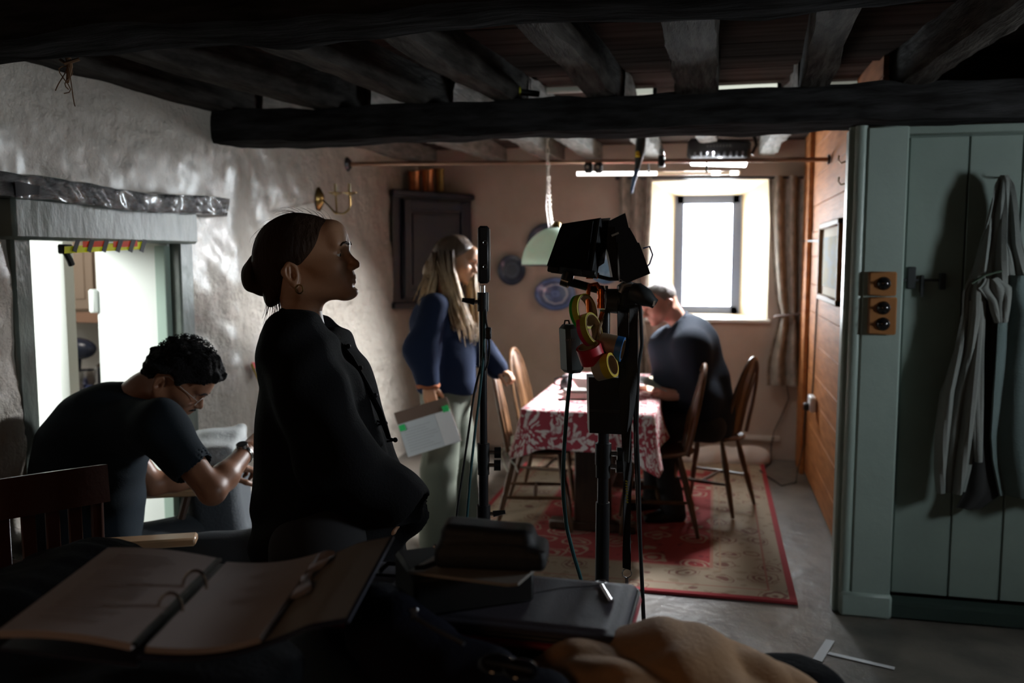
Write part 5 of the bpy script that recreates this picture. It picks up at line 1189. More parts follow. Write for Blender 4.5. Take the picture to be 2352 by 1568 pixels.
# dark slat-back chair at the left edge
def lc(x, y, d): return P(x, y, d)
p0, p1 = lc(-150, 1122, 2.12), lc(238, 1160, 2.38); md = (p0+p1)/2; fc = empty('slat_back_chair', md*[1, 1, 0], 'dark slat-back wooden chair cut by the left edge of the photo', 'chair')
MT_redw = M('red_mahogany', (.060, .016, .008), .3, bump=(20, .1))
hd_ = (p1-p0)*[1, 1, 0]; wd_ = np.linalg.norm(hd_); hd_ /= wd_; nb = np.array([-hd_[1], hd_[0], 0])       # away from the camera = the front of the chair
def cw(s_, n_, z): return p0*[1, 1, 0]+hd_*s_*wd_+nb*n_+[0, 0, z]
zt_ = p0[2]
MB().sheet(lambda u, v: cw(u, -.055*math.sin(PI*u)-.012*v, zt_-.020*0+.014*math.sin(PI*u)-.10*v), 20, 5, .022).build('crest_rail', MT_redw, fc)
for s_ in (.04, .96): MB().tube([cw(s_, 0, zt_-.02), cw(s_, .03, .46), cw(s_, -.02, 0)], [.016, .019, .016], 10).build('back_post', MT_redw, fc)
for s_ in (.2, .35, .5, .65, .8): MB().box(cw(s_, -.045*math.sin(PI*s_)+.012, (zt_+.46)/2-.05), (.034, .012, zt_-.46-.09), np.stack([hd_, nb, ZUP], 1), .004).build('slat', MT_redw, fc)
MB().box(cw(.5, .20, .445), (wd_*.98, .42, .04), np.stack([hd_, nb, ZUP], 1), .012).build('seat', MT_redw, fc)
for s_ in (.06, .94): MB().tube([cw(s_, .38, .43), cw(s_, .40, 0)], [.019, .015], 10).build('leg', MT_redw, fc)
MB().tube([cw(.04, .02, .6), cw(.96, .02, .6)], .010, 8).build('cross_rail', MT_redw, fc)
# dark upholstered chair by the door jamb
uc = np.array([*P(586, 1190, 3.72)[:2], 0.0]); UB = basis(RGT*.98+DEP*.2, ZUP)
s = SDF((-.42, -.42, 0), (.42, .42, 1.0), .012)
s.rbox((-.13, 0, .49), (.11, .26, .320), .08, .02, roty(-.10)); s.rbox((.10, 0, .34), (.26, .26, .14), .06, .02); s.noise(.004, 16, 4); V, Fq = smesh(s)
up = tag(link('upholstered_chair', uc+V @ UB.T, Fq, M('slate_upholstery', (.045, .055, .065), .9, bump=(90, .3), sheen=.2)), 'dark upholstered chair with grey fleece top by the doorway', 'chair')
s = SDF((-.40, -.40, .68), (.10, .40, 1.0), .009); s.rbox((-.16, 0, .795), (.12, .265, .035), .03, .02, roty(-.10)); s.noise(.005, 40, 5); V, Fq = smesh(s)
link('fleece_top', uc+V @ UB.T, Fq, M('grey_fleece', (.40, .42, .42), .95, bump=(70, .5)), up)
for sx_ in (-.3, .3):
    for sy in (-.28, .28): MB().cyl(uc+UB @ np.array([sx_, sy, .22]), uc+UB @ np.array([sx_, sy, 0]), .022, .016, 10).build('leg', MT_dwood, up)

# ================================================================== GREEN DOOR SIDE
def gp(x, y, dy=0.0): return ony(x, y, YP-.085-dy)
MT_pat = M('varnished_pattress', (.30, .13, .045), .3, bump=(20, .1, (1, 1, 5)))
for (x0, y0, x1, y1, doms, lab) in ((1995, 623, 2057, 680, ((2030, 651),), 'single round black switch on wooden plate, upper, on the green post'), (1995, 681, 2056, 769, ((2029, 707), (2028, 744)), 'double round black switch on wooden plate, lower, on the green post')):
    a, b_ = gp(x0, y0, -.015), gp(x1, y1, -.015); sw = empty('light_switch', (a+b_)/2, lab, 'switch', 'switches on the green post')
    MB().box((a+b_)/2, (abs(b_[0]-a[0]), .035, abs(a[2]-b_[2])-.002), None, .006).build('wooden_plate', MT_pat, sw)
    for (x, y) in doms:
        c = gp(x, y, .002); MB().lathe([(0, .022), (.010, .021), (.020, .015), (.027, .006), (.029, 0), (0, 0)], c, (0, -1, 0), 26).build('black_dome', M('bakelite', (.010, .009, .009), .12), sw)
        MB().tube([c+[0, -.02, .002], c+[0, -.036, .008]], [.006, .005], 10).build('toggle', _M['bakelite'], sw)
# work clothes hanging on the door
MT_canv = M('grey_canvas', (.175, .185, .17), .9, bump=(140, .3), var=((.145, .165, .155), 4))
MT_canv2 = M('green_grey_canvas', (.105, .145, .14), .9, bump=(140, .3), var=((.08, .115, .11), 5))
def hang(rows, folds, seed, off, ny=48, nx=30, dep=.035, thick=.008):
    ys = [r[0] for r in rows]
    def fn(u, v):
        y = ys[0]+(ys[-1]-ys[0])*v; a, e = np.interp(y, ys, [r[1] for r in rows]), np.interp(y, ys, [r[2] for r in rows])
        p = ony(a+(e-a)*u, y, YP-off); w_ = min(1, (e-a)/70)
        return p+[0, -dep*w_*(.6*math.sin(u*folds*PI+seed+.7*math.sin(v*5+seed))+.35*math.sin(u*folds*2.3*PI+v*3+seed*2))-dep*.8*math.sin(PI*u), .0]
    return MB().sheet(fn, nx, ny, thick)
wj = empty('work_jacket', ony(2290, 700, YP-.05), 'grey canvas work clothes hanging from a hook on the green door', 'clothes')
hang(((404, 2301, 2309), (425, 2286, 2326), (470, 2270, 2334), (560, 2248, 2345), (640, 2228, 2372), (660, 2220, 2380)), 5, .4, .06, 40).build('gathered_top', MT_canv, wj)
hang(((640, 2224, 2262), (668, 2208, 2264), (720, 2206, 2262), (800, 2190, 2256), (900, 2160, 2252), (1000, 2150, 2240), (1080, 2148, 2226), (1128, 2152, 2214)), 3, 1.2, .075).build('left_leg', MT_canv, wj)
hang(((650, 2240, 2300), (800, 2236, 2290), (1000, 2226, 2300), (1135, 2212, 2300), (1166, 2196, 2258)), 2, .2, .045, dep=.012).build('dark_lining', M('dark_lining', (.012, .012, .012), .9), wj)
hang(((690, 2226, 2262), (800, 2222, 2258), (900, 2222, 2256), (960, 2232, 2254), (1060, 2242, 2252)), 2, 2.2, .095, dep=.012).build('front_strip', MT_canv, wj)
hang(((632, 2292, 2400), (660, 2272, 2420), (720, 2290, 2440), (800, 2284, 2450), (900, 2276, 2460), (1000, 2272, 2470), (1060, 2278, 2480), (1140, 2296, 2490)), 3, 3.1, .085).build('right_leg', MT_canv2, wj)
hang(((640, 2262, 2290), (662, 2240, 2330), (690, 2268, 2322), (740, 2288, 2310)), 3, .9, .115, 14, dep=.018).build('bunched_waistband', MT_canv, wj)
MB().tube([ony(2232, 650, YP-.12), ony(2262, 632, YP-.13), ony(2300, 622, YP-.12)], .010, 8, flat=.5).build('green_belt', M('green_webbing', (.06, .09, .06), .8), wj)
MB().tube([ony(2306, 408, YP+.03), ony(2306, 410, YP-.02), ony(2306, 404, YP-.03)], .004, 8).build('hook', MT_dmetal, wj)
# marks of white tape on the floor
def fz(x, y): return onz(x, y, .003)
for c4, lab in (([fz(1897, 1468), fz(1917, 1472), fz(1888, 1520), fz(1866, 1514)], 'short wide strip of white tape on the floor, near end'), ([fz(1905, 1497), fz(2056, 1532), fz(2054, 1538), fz(1900, 1502)], 'long thin strip of white tape on the floor')):
    thing(MB().sheet(lambda u, v: quad(c4, u, v), 4, 2, .0015), 'floor_tape', M('white_cloth_tape', (.66, .68, .70), .6), lab, 'tape')

# ================================================================== STANDS AND CAMERA GEAR
def stand(nm, px, d, ptop, lab, r=.0125, spread=.42, ang=.3):
    b = P(px, 900, d)*[1, 1, 0]; top = P(px, ptop, d)[2]; e = empty(nm, b, lab, 'stand'); Rr = .020
    MB().cyl(b+[0, 0, .25], b+[0, 0, .95], r*1.45, r*1.45, 16).build('lower_tube', MT_dmetal, e)
    MB().cyl(b+[0, 0, .95], b+[0, 0, top-.06], r*1.15, r*1.15, 16).build('upper_tube', MT_dmetal, e)
    MB().cyl(b+[0, 0, top-.06], b+[0, 0, top], .008, .008, 12).build('spigot', MT_metal, e)
    MB().cyl(b+[0, 0, .22], b+[0, 0, .30], r*2, r*2, 16).build('leg_collar', MT_black, e)
    for k in range(3):
        a = ang+k*2*PI/3; q = np.array([math.cos(a), math.sin(a), 0])
        MB().tube([b+[0, 0, .28]+q*.03, b+q*spread+[0, 0, .018]], .010, 8).build('leg', MT_dmetal, e)
        MB().sphere(b+q*spread+[0, 0, .014], (.016, .016, .014), 6).build('rubber_foot', MT_black, e)
    return e, b
def collar(e, b, z, r, side, lever=False):
    k = MB().cyl(b+[0, 0, z-.028], b+[0, 0, z+.028], r, r, 16).build('collar', MT_black, e)
    q = RGT*side
    MB().tube([b+[0, 0, z]+q*r*.8, b+[0, 0, z]+q*(r+.02)], .006, 8).build('screw', MT_metal, k)
    if lever: MB().tube([b+[0, 0, z]+q*(r+.008), b+[0, 0, z+.006]+q*(r+.045)], [.010, .006], 8).build('lever', MT_black, k)
    else: MB().cyl(b+[0, 0, z]+q*(r+.014), b+[0, 0, z]+q*(r+.034), .017, .017, 12).build('knob', MT_black, k)
s1, b1 = stand('light_stand', 1110, 2.62, 655, 'slim black light stand left of the camera stand', .0105, .40, .9)
z_ = lambda y, d, x=1110: P(x, y, d)[2]
collar(s1, b1, z_(692, 2.62), .017, -1, True); collar(s1, b1, z_(1042, 2.62), .019, 1); collar(s1, b1, z_(1072, 2.62), .018, 1); collar(s1, b1, z_(1188, 2.62), .021, 1, True)
pnl = empty('tube_lamp', P(1110, 650, 2.60), 'slim upright black light panel on top of the light stand', 'film light'); PB = np.stack([RGT*.6+DEP*.8, DEP*.6-RGT*.8, ZUP], 1) @ rotx(0)
pcn = P(1110, 585, 2.60)
sid = np.stack([RGT, DEP, ZUP], 1) @ rotz(.06)
MB().box(pcn, (.032, .11, .168), sid, .006).build('housing', MT_black, pnl)
MB().box(pcn+sid @ np.array([.0175, 0, 0]), (.004, .10, .150), sid, .002).build('lens', M('panel_lens_off', (.55, .55, .53), .3), pnl)
for z in (.035, -.035): mb = MB(); c = pcn+sid @ np.array([.004, -.056, z]); mb.tube([c+sid @ np.array([.006*math.cos(x), 0, .006*math.sin(x)]) for x in np.linspace(0, 2*PI, 16)], .0012, 6); mb.build('socket_ring', MT_metal, pnl)
def cable(pts, r, nm, mt, lab, cat='cable', grp=None):
    pts = np.array(pts, float); T = np.linspace(0, len(pts)-1, 8*len(pts)); C = np.stack([smooth_interp(T, np.arange(len(pts), dtype=float), pts[:, i]) for i in range(3)], 1)
    return thing(MB().tube(C, r, 8), nm, mt, lab, cat, grp)
MT_teal = M('teal_cable', (.015, .075, .085), .45)
cable([P(1113, 690, 2.585), P(1111, 800, 2.585), P(1102, 900, 2.58), P(1090, 1000, 2.57), P(1078, 1120, 2.57), P(1071, 1230, 2.58), P(1072, 1330, 2.6)], .0042, 'power_cable', MT_teal, 'teal cable hanging down along the light stand')
cable([P(1104, 840, 2.59), P(1090, 900, 2.58), P(1078, 980, 2.57), P(1062, 1090, 2.57), P(1048, 1200, 2.57), P(1046, 1330, 2.6)], .0035, 'power_cable', MT_wire, 'black cable hanging left of the light stand')
il = cable([P(1114, 700, 2.585), P(1117, 740, 2.58), P(1122, 765, 2.575), P(1124, 800, 2.575), P(1120, 835, 2.585), P(1114, 850, 2.59)], .003, 'dimmer_lead', MT_wire, 'thin black lead with inline box on the light stand')
MB().box(P(1122, 765, 2.575), (.017, .014, .035), None, .004).build('inline_box', MT_black, il)

s2, b2 = stand('camera_stand', 1387, 2.22, 655, 'sturdy black stand carrying monitor, tapes and battery', .0125, .45, .2)
D5 = 2.22
def h5(x, y, dd=0.0): return P(x, y, D5+dd)
collar(s2, b2, h5(1387, 1045)[2], .021, 1); collar(s2, b2, h5(1387, 1075)[2], .019, 1)
def rot_v(a): return np.stack([RGT*math.cos(a)+ZUP*-math.sin(a), DEP, RGT*math.sin(a)+ZUP*math.cos(a)], 1)   # turned by a clockwise as seen from the camera
# monitor seen from behind
def prism(c4, d0, d1):
    """solid between an outline at distance d0 and the same outline pushed to d1"""
    mb = MB(); n = len(c4); V = [h5(x, y, d0) for x, y in c4]+[h5(x, y, d0)+DEP*(d1-d0) for x, y in c4]
    return mb.add(V, [tuple(range(n-1, -1, -1)), tuple(range(n, 2*n))]+[(i, (i+1) % n, n+(i+1) % n, n+i) for i in range(n)])
mo = empty('monitor', h5(1325, 620, -.05), 'black monitor tilted back on the stand, seen from behind at left', 'monitor')
q4 = [h5(1290, 514, .02), h5(1380, 500, -.03), h5(1362, 622, -.11), h5(1256, 609, -.06)]
def slabq(q, th, nm, mt, par, bev=0):
    n_ = np.cross(q[1]-q[0], q[3]-q[0]); n_ /= np.linalg.norm(n_); n_ = n_*(1 if n_ @ FWD > 0 else -1)
    mb = MB(); V = list(q)+[p+n_*th for p in q]; mb.add(V, [(3, 2, 1, 0), (4, 5, 6, 7)]+[(i, (i+1) % 4, 4+(i+1) % 4, 4+i) for i in range(4)]); return mb.build(nm, mt, par)
slabq(q4, .028, 'housing', MT_black, mo)
sd = [h5(1378, 502, -.035), h5(1402, 500, .03), h5(1388, 604, -.02), h5(1360, 622, -.115)]; slabq(sd, .006, 'side_panel', M('monitor_side', (.03, .033, .036), .35), mo)
i4 = [q4[0]*.88+q4[2]*.12, q4[1]*.88+q4[3]*.12, q4[2]*.88+q4[0]*.12, q4[3]*.88+q4[1]*.12]; n_ = np.cross(q4[1]-q4[0], q4[3]-q4[0]); n_ /= np.linalg.norm(n_); n_ *= -1 if n_ @ FWD > 0 else 1
slabq([p+n_*.010 for p in i4], .010, 'rear_plate', MT_black, mo)
MB().box((q4[3]*.86+q4[2]*.14)+[0, 0, -.008], (.028, .02, .016), rot_v(.15), .003).build('foot_tab', MT_black, mo); MB().box((q4[2]*.9+q4[3]*.1)+[0, 0, -.006], (.035, .02, .016), rot_v(.15), .003).build('foot_tab', MT_black, mo)
MB().cyl(h5(1309, 612, -.06), h5(1302, 642, -.05), .013, .016, 14).build('tilt_mount', MT_black, mo)
# second unit: stepped stack of receiver and battery, tilted
tx = empty('video_receiver', h5(1440, 600), 'stepped black receiver and battery tilted beside the monitor', 'receiver')
prism([(1398, 508), (1436, 489), (1444, 522), (1450, 540), (1420, 640), (1408, 640), (1393, 560)], -.03, .02).build('receiver_box', MT_black, tx)
prism([(1412, 520), (1446, 523), (1456, 540), (1466, 560), (1478, 625), (1424, 648)], -.052, -.03).build('battery_plate', MT_black, tx)
prism([(1420, 556), (1468, 557), (1494, 628), (1440, 650), (1424, 640)], -.09, -.052).build('battery', MT_black, tx)
MB().box(h5(1413, 538, -.056), (.019, .002, .005), rot_v(-.4), .0).build('pale_label', M('dim_label', (.28, .26, .22), .5), tx)
MB().tube([h5(1477, 570, -.07), h5(1492, 566, -.07), h5(1499, 585, -.07), h5(1492, 606, -.07), h5(1484, 614, -.075)], .0022, 6).build('blue_lead', M('blue_lead', (.01, .02, .09), .4), tx)
# articulated arm and super clamp
ma = empty('articulated_arm', h5(1340, 655), 'black articulated arm with orange joints under the monitor', 'arm')
MB().tube([h5(1300, 645, -.04), h5(1360, 661, -.03), h5(1392, 668, -.02)], [.011, .0105, .012], 12).build('rod', MT_black, ma)
MB().cyl(h5(1291, 642, -.04), h5(1308, 648, -.045), .0155, .0155, 16).build('steel_knob', M('worn_steel', (.13, .125, .12), .3, .9), ma)
for a, b_, r_ in (((1348, 620), (1352, 634), .010), ((1346, 630), (1362, 630), .012), ((1362, 630), (1374, 634), .008)): MB().cyl(h5(*a, -.03), h5(*b_, -.03), r_, r_, 12).build('orange_joint', M('anodised_orange', (.55, .16, .025), .3, .7), ma)
MB().tube([h5(1372, 634, -.03), h5(1400, 641, -.02), h5(1424, 640, -.02)], .005, 8).build('thin_rod', MT_black, ma)
kl = empty('super_clamp', h5(1440, 680), 'large black clamp with ribbed dark handle at the top of the stand', 'clamp')
MB().cyl(h5(1390, 690, -.02), h5(1426, 692, -.02), .030, .032, 20).build('grip_drum', M('worn_grip', (.07, .068, .06), .45, .6), kl)
MB().box(h5(1442, 682, -.025), (.055, .07, .075), rot_v(.1), .014).build('jaw', MT_black, kl)
MB().tube([h5(1424, 672, -.06), h5(1432, 656, -.06), h5(1448, 652, -.06), h5(1460, 660, -.06)], [.006, .007, .007, .005], 8).build('pale_rim', M('pale_rim', (.42, .42, .40), .3, .6), kl)
MB().tube([h5(1450, 668, -.07), h5(1462, 672, -.075), h5(1484, 684, -.08), h5(1499, 694, -.08), h5(1505, 698, -.08)], [.020, .026, .023, .014, .013], 12).build('handle', M('handle_slate', (.022, .028, .030), .5), kl)
MB().box(h5(1502, 697, -.092), (.005, .003, .014), rot_v(.2)).build('white_mark', MT_white, kl)
# snap hook and rope loop with rolls of tape
ca_ = empty('snap_hook', h5(1380, 690, -.05), 'orange anodised snap hook holding the rolls of tape', 'hook')
MB().cyl(h5(1380, 664, -.055), h5(1380, 706, -.055), .0075, .0085, 14).build('gate', M('orange_metal', (.62, .13, .02), .22, .8), ca_)
for y in (672, 690, 704): MB().cyl(h5(1380, y-4, -.055), h5(1380, y+4, -.055), .0098, .0098, 14).build('ring', _M['orange_metal'], ca_)
MB().tube([h5(1381, 668, -.05), h5(1370, 652, -.05), h5(1354, 655, -.05), h5(1350, 680, -.05), h5(1352, 715, -.05), h5(1362, 735, -.05), h5(1378, 736, -.05), h5(1384, 716, -.052)], .006, 8).build('body', _M['orange_metal'], ca_)
def roll(c, ax, ro, wd_, bands, lab, core=.75):
    """a roll of tape: card core and coloured bands along its axis"""
    e = empty('tape_roll', c, lab, 'tape roll'); ax = np.array(ax)/np.linalg.norm(ax); x = -wd_/2
    for (f, mt) in bands:
        L_ = wd_*f; MB().lathe([(ro*core, x), (ro, x), (ro, x+L_), (ro*core, x+L_)], c, ax, 36, close=True).build('tape_band', mt, e); x += L_
    MB().lathe([(ro*core*.96, -wd_/2-.001), (ro*core*1.005, -wd_/2-.001), (ro*core*1.005, wd_/2+.001), (ro*core*.96, wd_/2+.001)], c, ax, 36, close=True).build('card_core', M('card', (.40, .29, .17), .85), e)
T_ = lambda n, c: M('tape_'+n, c, .45)
roll(h5(1340, 716, -.07), RGT*.75-FWD*.60+UPV*.15, .044, .024, ((.34, T_('green', (.03, .42, .04))), (.66, T_('yellow', (.55, .50, .03)))), 'green and yellow roll of tape hanging highest on the hook', .9)
roll(h5(1354, 756, -.09), RGT*.80-FWD*.55+UPV*.25, .040, .026, ((.4, T_('pink', (.62, .03, .12))), (.6, T_('olive', (.40, .33, .03)))), 'pink roll of tape below the green and yellow roll', .88)
roll(h5(1357, 812, -.11), UPV*.85-FWD*.30-RGT*.32, .031, .042, ((1.0, T_('red', (.50, .015, .03))),), 'wide red roll of tape hanging at left in the cluster', .82)
roll(h5(1405, 797, -.08), RGT*.9+UPV*-.20-FWD*.25, .031, .056, ((.7, T_('beige', (.33, .24, .15))), (.3, T_('blue', (.03, .16, .45)))), 'beige and blue roll of tape hanging at right in the cluster', .8)
roll(h5(1389, 842, -.115), RGT*.80+UPV*.22-FWD*.50, .0305, .044, ((.55, T_('cream', (.42, .36, .27))), (.45, T_('lemon', (.62, .45, .015)))), 'cream and yellow roll of tape hanging lowest in the cluster', .8)
cable([h5(1384, 732, -.05), h5(1376, 760, -.08), h5(1385, 780, -.09), h5(1398, 800, -.08), h5(1392, 838, -.10), h5(1378, 830, -.10), h5(1362, 808, -.10), h5(1368, 770, -.085), h5(1380, 738, -.055)], .004, 'rope_loop', M('tan_rope', (.30, .20, .12), .9), 'tan rope loop threaded through the rolls of tape', 'rope')
# receiver box with vents, teal cable
bx = empty('power_supply', h5(1311, 800, -.02), 'dark grey-green power supply box hanging left of the tapes', 'power supply')
MB().box(h5(1312, 800, -.0), (.046, .060, .124), rot_v(-.05) @ rotz(.35), .010).build('housing', M('slate_plastic', (.035, .045, .045), .5), bx)
mb = MB()
for i in range(5): mb.box(h5(1300+i*5, 781-i*.2, -.036), (.003, .002, .004))
mb.build('vents', M('dim_marks', (.12, .13, .13), .5), bx)
MB().tube([h5(1296, 745, -.01), h5(1298, 736, -.01), h5(1306, 736, -.01), h5(1308, 744, -.01)], .0025, 6).build('loop', MT_black, bx)
cable([h5(1311, 856, -.01), h5(1304, 920, -.02), h5(1297, 1010, -.03), h5(1293, 1100, -.03), h5(1299, 1190, -.02), h5(1314, 1260, .0), h5(1333, 1325, .03), h5(1352, 1400, .06)], .0052, 'supply_cable', MT_teal, 'teal cable curving down from the power supply box')
bt = empty('battery_box', h5(1395, 930), 'large black battery box clamped on the stand below the tapes', 'battery')
prism([(1352, 866), (1440, 868), (1440, 998), (1354, 994)], -.05, .012).build('housing', MT_black, bt); prism([(1356, 940), (1438, 942), (1436, 950), (1356, 946)], -.053, -.05).build('seam', MT_gaffer, bt)
# straps and leads hanging at the right of the stand
for (pts, wd_, lab) in ((((1431, 690), (1433, 800), (1436, 950), (1440, 1100), (1441, 1220), (1440, 1305)), .030, 'broad black strap hanging on the stand, ending in a steel ring'), (((1456, 700), (1456, 800), (1452, 900), (1446, 980), (1440, 1060)), .024, 'shorter black strap hanging beside the broad one')):
    C = [h5(x, y, -.05 if wd_ > .025 else -.075) for x, y in pts]; T = np.linspace(0, len(C)-1, 40); C = np.stack([np.interp(T, range(len(C)), [p[i] for p in C]) for i in range(3)], 1)
    wv_ = np.linspace(1, .55 if wd_ > .025 else .35, 40)
    mb = MB(); mb.sheet(lambda u, v: C[int(round(v*39))]+RGT*(u-.5)*wd_*wv_[int(round(v*39))]+DEP*.012*math.sin(v*9+u*1.5), 3, 39, .003)
    sp_ = thing(mb, 'strap', M('black_webbing', (.011, .011, .012), .7, bump=(200, .2)), lab, 'strap')
    if wd_ > .025:
        c = h5(1440, 1316, -.05); MB().tube([c+.0115*(math.cos(x)*RGT+math.sin(x)*ZUP) for x in np.linspace(0, 2*PI, 22)], .0014, 6).build('ring', MT_metal, sp_); MB().cyl(c-[0, 0, .012], c-[0, 0, .026], .004, .004, 8).build('swivel', MT_metal, sp_)
        mb = MB()
        for i in range(9): mb.box(h5(1439+i*.2, 1105+i*6, -.066), (.006, .001, .0035), rot_v(.5))
        mb.build('yellow_stitching', M('yellow_thread', (.30, .27, .02), .6), sp_)
cable([h5(1470, 700, -.06), h5(1473, 760, -.06), h5(1474, 790, -.055), h5(1466, 850, -.06), h5(1463, 960, -.06), h5(1467, 1100, -.06), h5(1471, 1250, -.06), h5(1477, 1380, -.06), h5(1479, 1425, -.06)], .0045, 'lead', MT_wire, 'long black lead hanging rightmost on the stand')
k = cable([h5(1458, 880, -.045), h5(1459, 1000, -.045), h5(1464, 1150, -.045), h5(1472, 1300, -.045), h5(1478, 1440, -.045)], .004, 'lead', MT_wire, 'black lead with metal tip hanging beside the rightmost lead'); MB().sphere(h5(1484, 1441, -.045), .006, 6).build('metal_tip', MT_metal, k)

# ================================================================== THE NEAR TABLE AND WHAT LIES ON IT
TBL = .955
t_ = empty('work_table', (-.72, 1.08, 0), 'black work table in the foreground under the binder and cases', 'table')
MB().box((-.745, 1.06, TBL-.015), (1.23, 1.0, .03), None, .006).build('tabletop', MT_black, t_)
for x in (-1.3, -.17):
    for y in (.64, 1.52): MB().box((x, y, (TBL-.03)/2), (.045, .045, TBL-.03), None, .004).build('leg', MT_black, t_)
# laptop case with red zip
MT_case = M('charcoal_nylon', (.068, .063, .084), .6, bump=(260, .25))
def onT(x, y, z): return onz(x, y, z)
cs = empty('laptop_case', onT(1180, 1370, TBL), 'dark padded laptop case with red zip edge lying on the work table', 'laptop case')
cA, cB, cCc = onT(1470, 1338, 1.0), onT(860, 1283, 1.0), onT(1445, 1490, 1.0)
e1 = (cB-cA)*[1, 1, 0]; w1_ = np.linalg.norm(e1); e1 /= w1_; e2 = np.array([e1[1], -e1[0], 0]); e2 = e2 if e2[1] < 0 else -e2; e2 = (cCc-cA)*[1, 1, 0]; l1_ = np.linalg.norm(e2); e2 /= l1_; e2 = e2-e1*(e2 @ e1); e2 /= np.linalg.norm(e2)
CB = np.stack([e1, np.cross(ZUP, e1), ZUP], 1); cc = cA*[1, 1, 0]+e1*w1_/2+e2*.125
s = SDF((-w1_/2-.02, -.17, -.01), (w1_/2+.02, .17, .06), .004); s.rbox((0, 0, .023), (w1_/2, .125, .022), .016, .004); s.rbox((0, 0, .023), (w1_/2-.03, .10, .0245), .006, .008); V, Fq = smesh(s)
link('shell', cc+V @ CB.T+[0, 0, TBL+.001], Fq, MT_case, cs)
def rr(hx, hy, r, z, n=10):
    pts = []
    for (cx_, cy_, a0) in ((hx-r, hy-r, 0), (-hx+r, hy-r, PI/2), (-hx+r, -hy+r, PI), (hx-r, -hy+r, 1.5*PI)):
        for i in range(n+1): a = a0+i*PI/2/n; pts.append([cx_+r*math.cos(a), cy_+r*math.sin(a), z])
    return np.array(pts+pts[:1])
for z, mt, nm, r_ in ((.023, M('red_zip_tape', (.42, .012, .035), .5), 'red_zip', .0062), (.0355, MT_black, 'piping', .0035)):
    MB().tube(cc+rr(w1_/2+.0, .125, .03, z) @ CB.T+[0, 0, TBL+.001], r_, 8, cap=False).build(nm, mt, cs)
a_, b__ = onT(872, 1312, 1.004), onT(932, 1316, 1.004); MB().tube([a_, a_*.75+b__*.25+[0, .012, .012], a_*.25+b__*.75+[0, .012, .012], b__, b__+[-.01, -.02, 0], a_+[0, -.02, 0], a_], .0045, 8).build('carry_handle', MT_black, cs)
pts = [onT(1200, 1368, 1.004), onT(1290, 1350, 1.004), onT(1375, 1345, 1.004), onT(1385, 1348, 1.004)]
pn_ = thing(MB().cyl(onT(1382, 1345, 1.007), onT(1404, 1382, 1.007), .0042, .0048, 12), 'pen', MT_metal, 'small shiny metal pen on the laptop case', 'pen')
c = onT(1381, 1336, 1.007); MB().tube([c+.009*(math.cos(x)*np.array([1.0, 0, 0])+math.sin(x)*np.array([.2, 1, 0])) for x in np.linspace(0, 2*PI, 18)], .0010, 6).build('split_ring', MT_metal, pn_); MB().tube([p for p in pts], .0012, 6).build('cord', MT_wire, pn_)
# black box, clear plate with cut corners, zipped pouch
q = [onT(985, 1420, 1.003), onT(1228, 1385, 1.003)]
bd = (q[1]-q[0])*[1, 1, 0]; wb = .205; bd /= np.linalg.norm(bd); bn = np.array([-bd[1], bd[0], 0]); bc_ = q[1]*[1, 1, 0]-bd*wb/2+bn*.075; BBx = np.stack([bd, bn, ZUP], 1)
thing(MB().box(bc_+[0, 0, 1.003+.034], (wb, .15, .066), BBx, .006), 'equipment_box', M('box_black', (.006, .006, .007), .6), 'plain black box on the laptop case', 'box')
zt2 = 1.003+.0685; pq = [onT(938, 1311, zt2+.006), onT(1010, 1268, zt2+.006), onT(1232, 1300, zt2+.006), onT(1228, 1306, zt2+.006), onT(1190, 1338, zt2+.006), onT(1165, 1340, zt2+.006)]
mb = MB(); n = 6; V = pq+[p-[0, 0, .005] for p in pq]; mb.add(V, [tuple(range(n-1, -1, -1)), tuple(range(n, 2*n))]+[(i, (i+1) % n, n+(i+1) % n, n+i) for i in range(n)])
thing(mb, 'cutting_plate', M('smoked_plate', (.30, .275, .245), .4), 'grey plate with cut corners lying on the black box', 'plate')
pd_ = onz(1132, 1292, zt2+.007); PBs = np.stack([RGT, DEP, ZUP], 1) @ rotz(-.12)
pd_[2] = zt2+.007
s = SDF((-.12, -.06, -.01), (.12, .06, .09), .003); s.rbox((-.008, 0, .034), (.076, .034, .033), .016, .01, roty(.05)); s.rbox((.0, 0, .018), (.090, .042, .018), .012, .018); s.noise(.0012, 40, 3); s.half((0, 0, .0), (0, 0, -1)); V, Fq = smesh(s)
po = tag(link('pouch', pd_+V @ PBs.T, Fq, M('black_nylon', (.012, .013, .017), .55, bump=(200, .2))), 'rounded black zipped pouch lying on the grey plate', 'pouch')
MB().tube([pd_+PBs @ np.array(p) for p in ((-.07, -.0445, .044), (-.02, -.047, .047), (.04, -.0465, .046), (.088, -.040, .036))], .0016, 6).build('zip', M('dull_zip', (.05, .05, .055), .35, .5), po)
MB().tube([pd_+PBs @ np.array(p) for p in ((-.088, -.03, .008), (-.105, -.045, .004), (-.12, -.05, .004))], [.004, .0045, .004], 8).build('pull_tab', MT_black, po); MB().sphere(pd_+PBs @ np.array([-.093, -.02, .03]), .004, 6).build('zip_end', MT_metal, po)
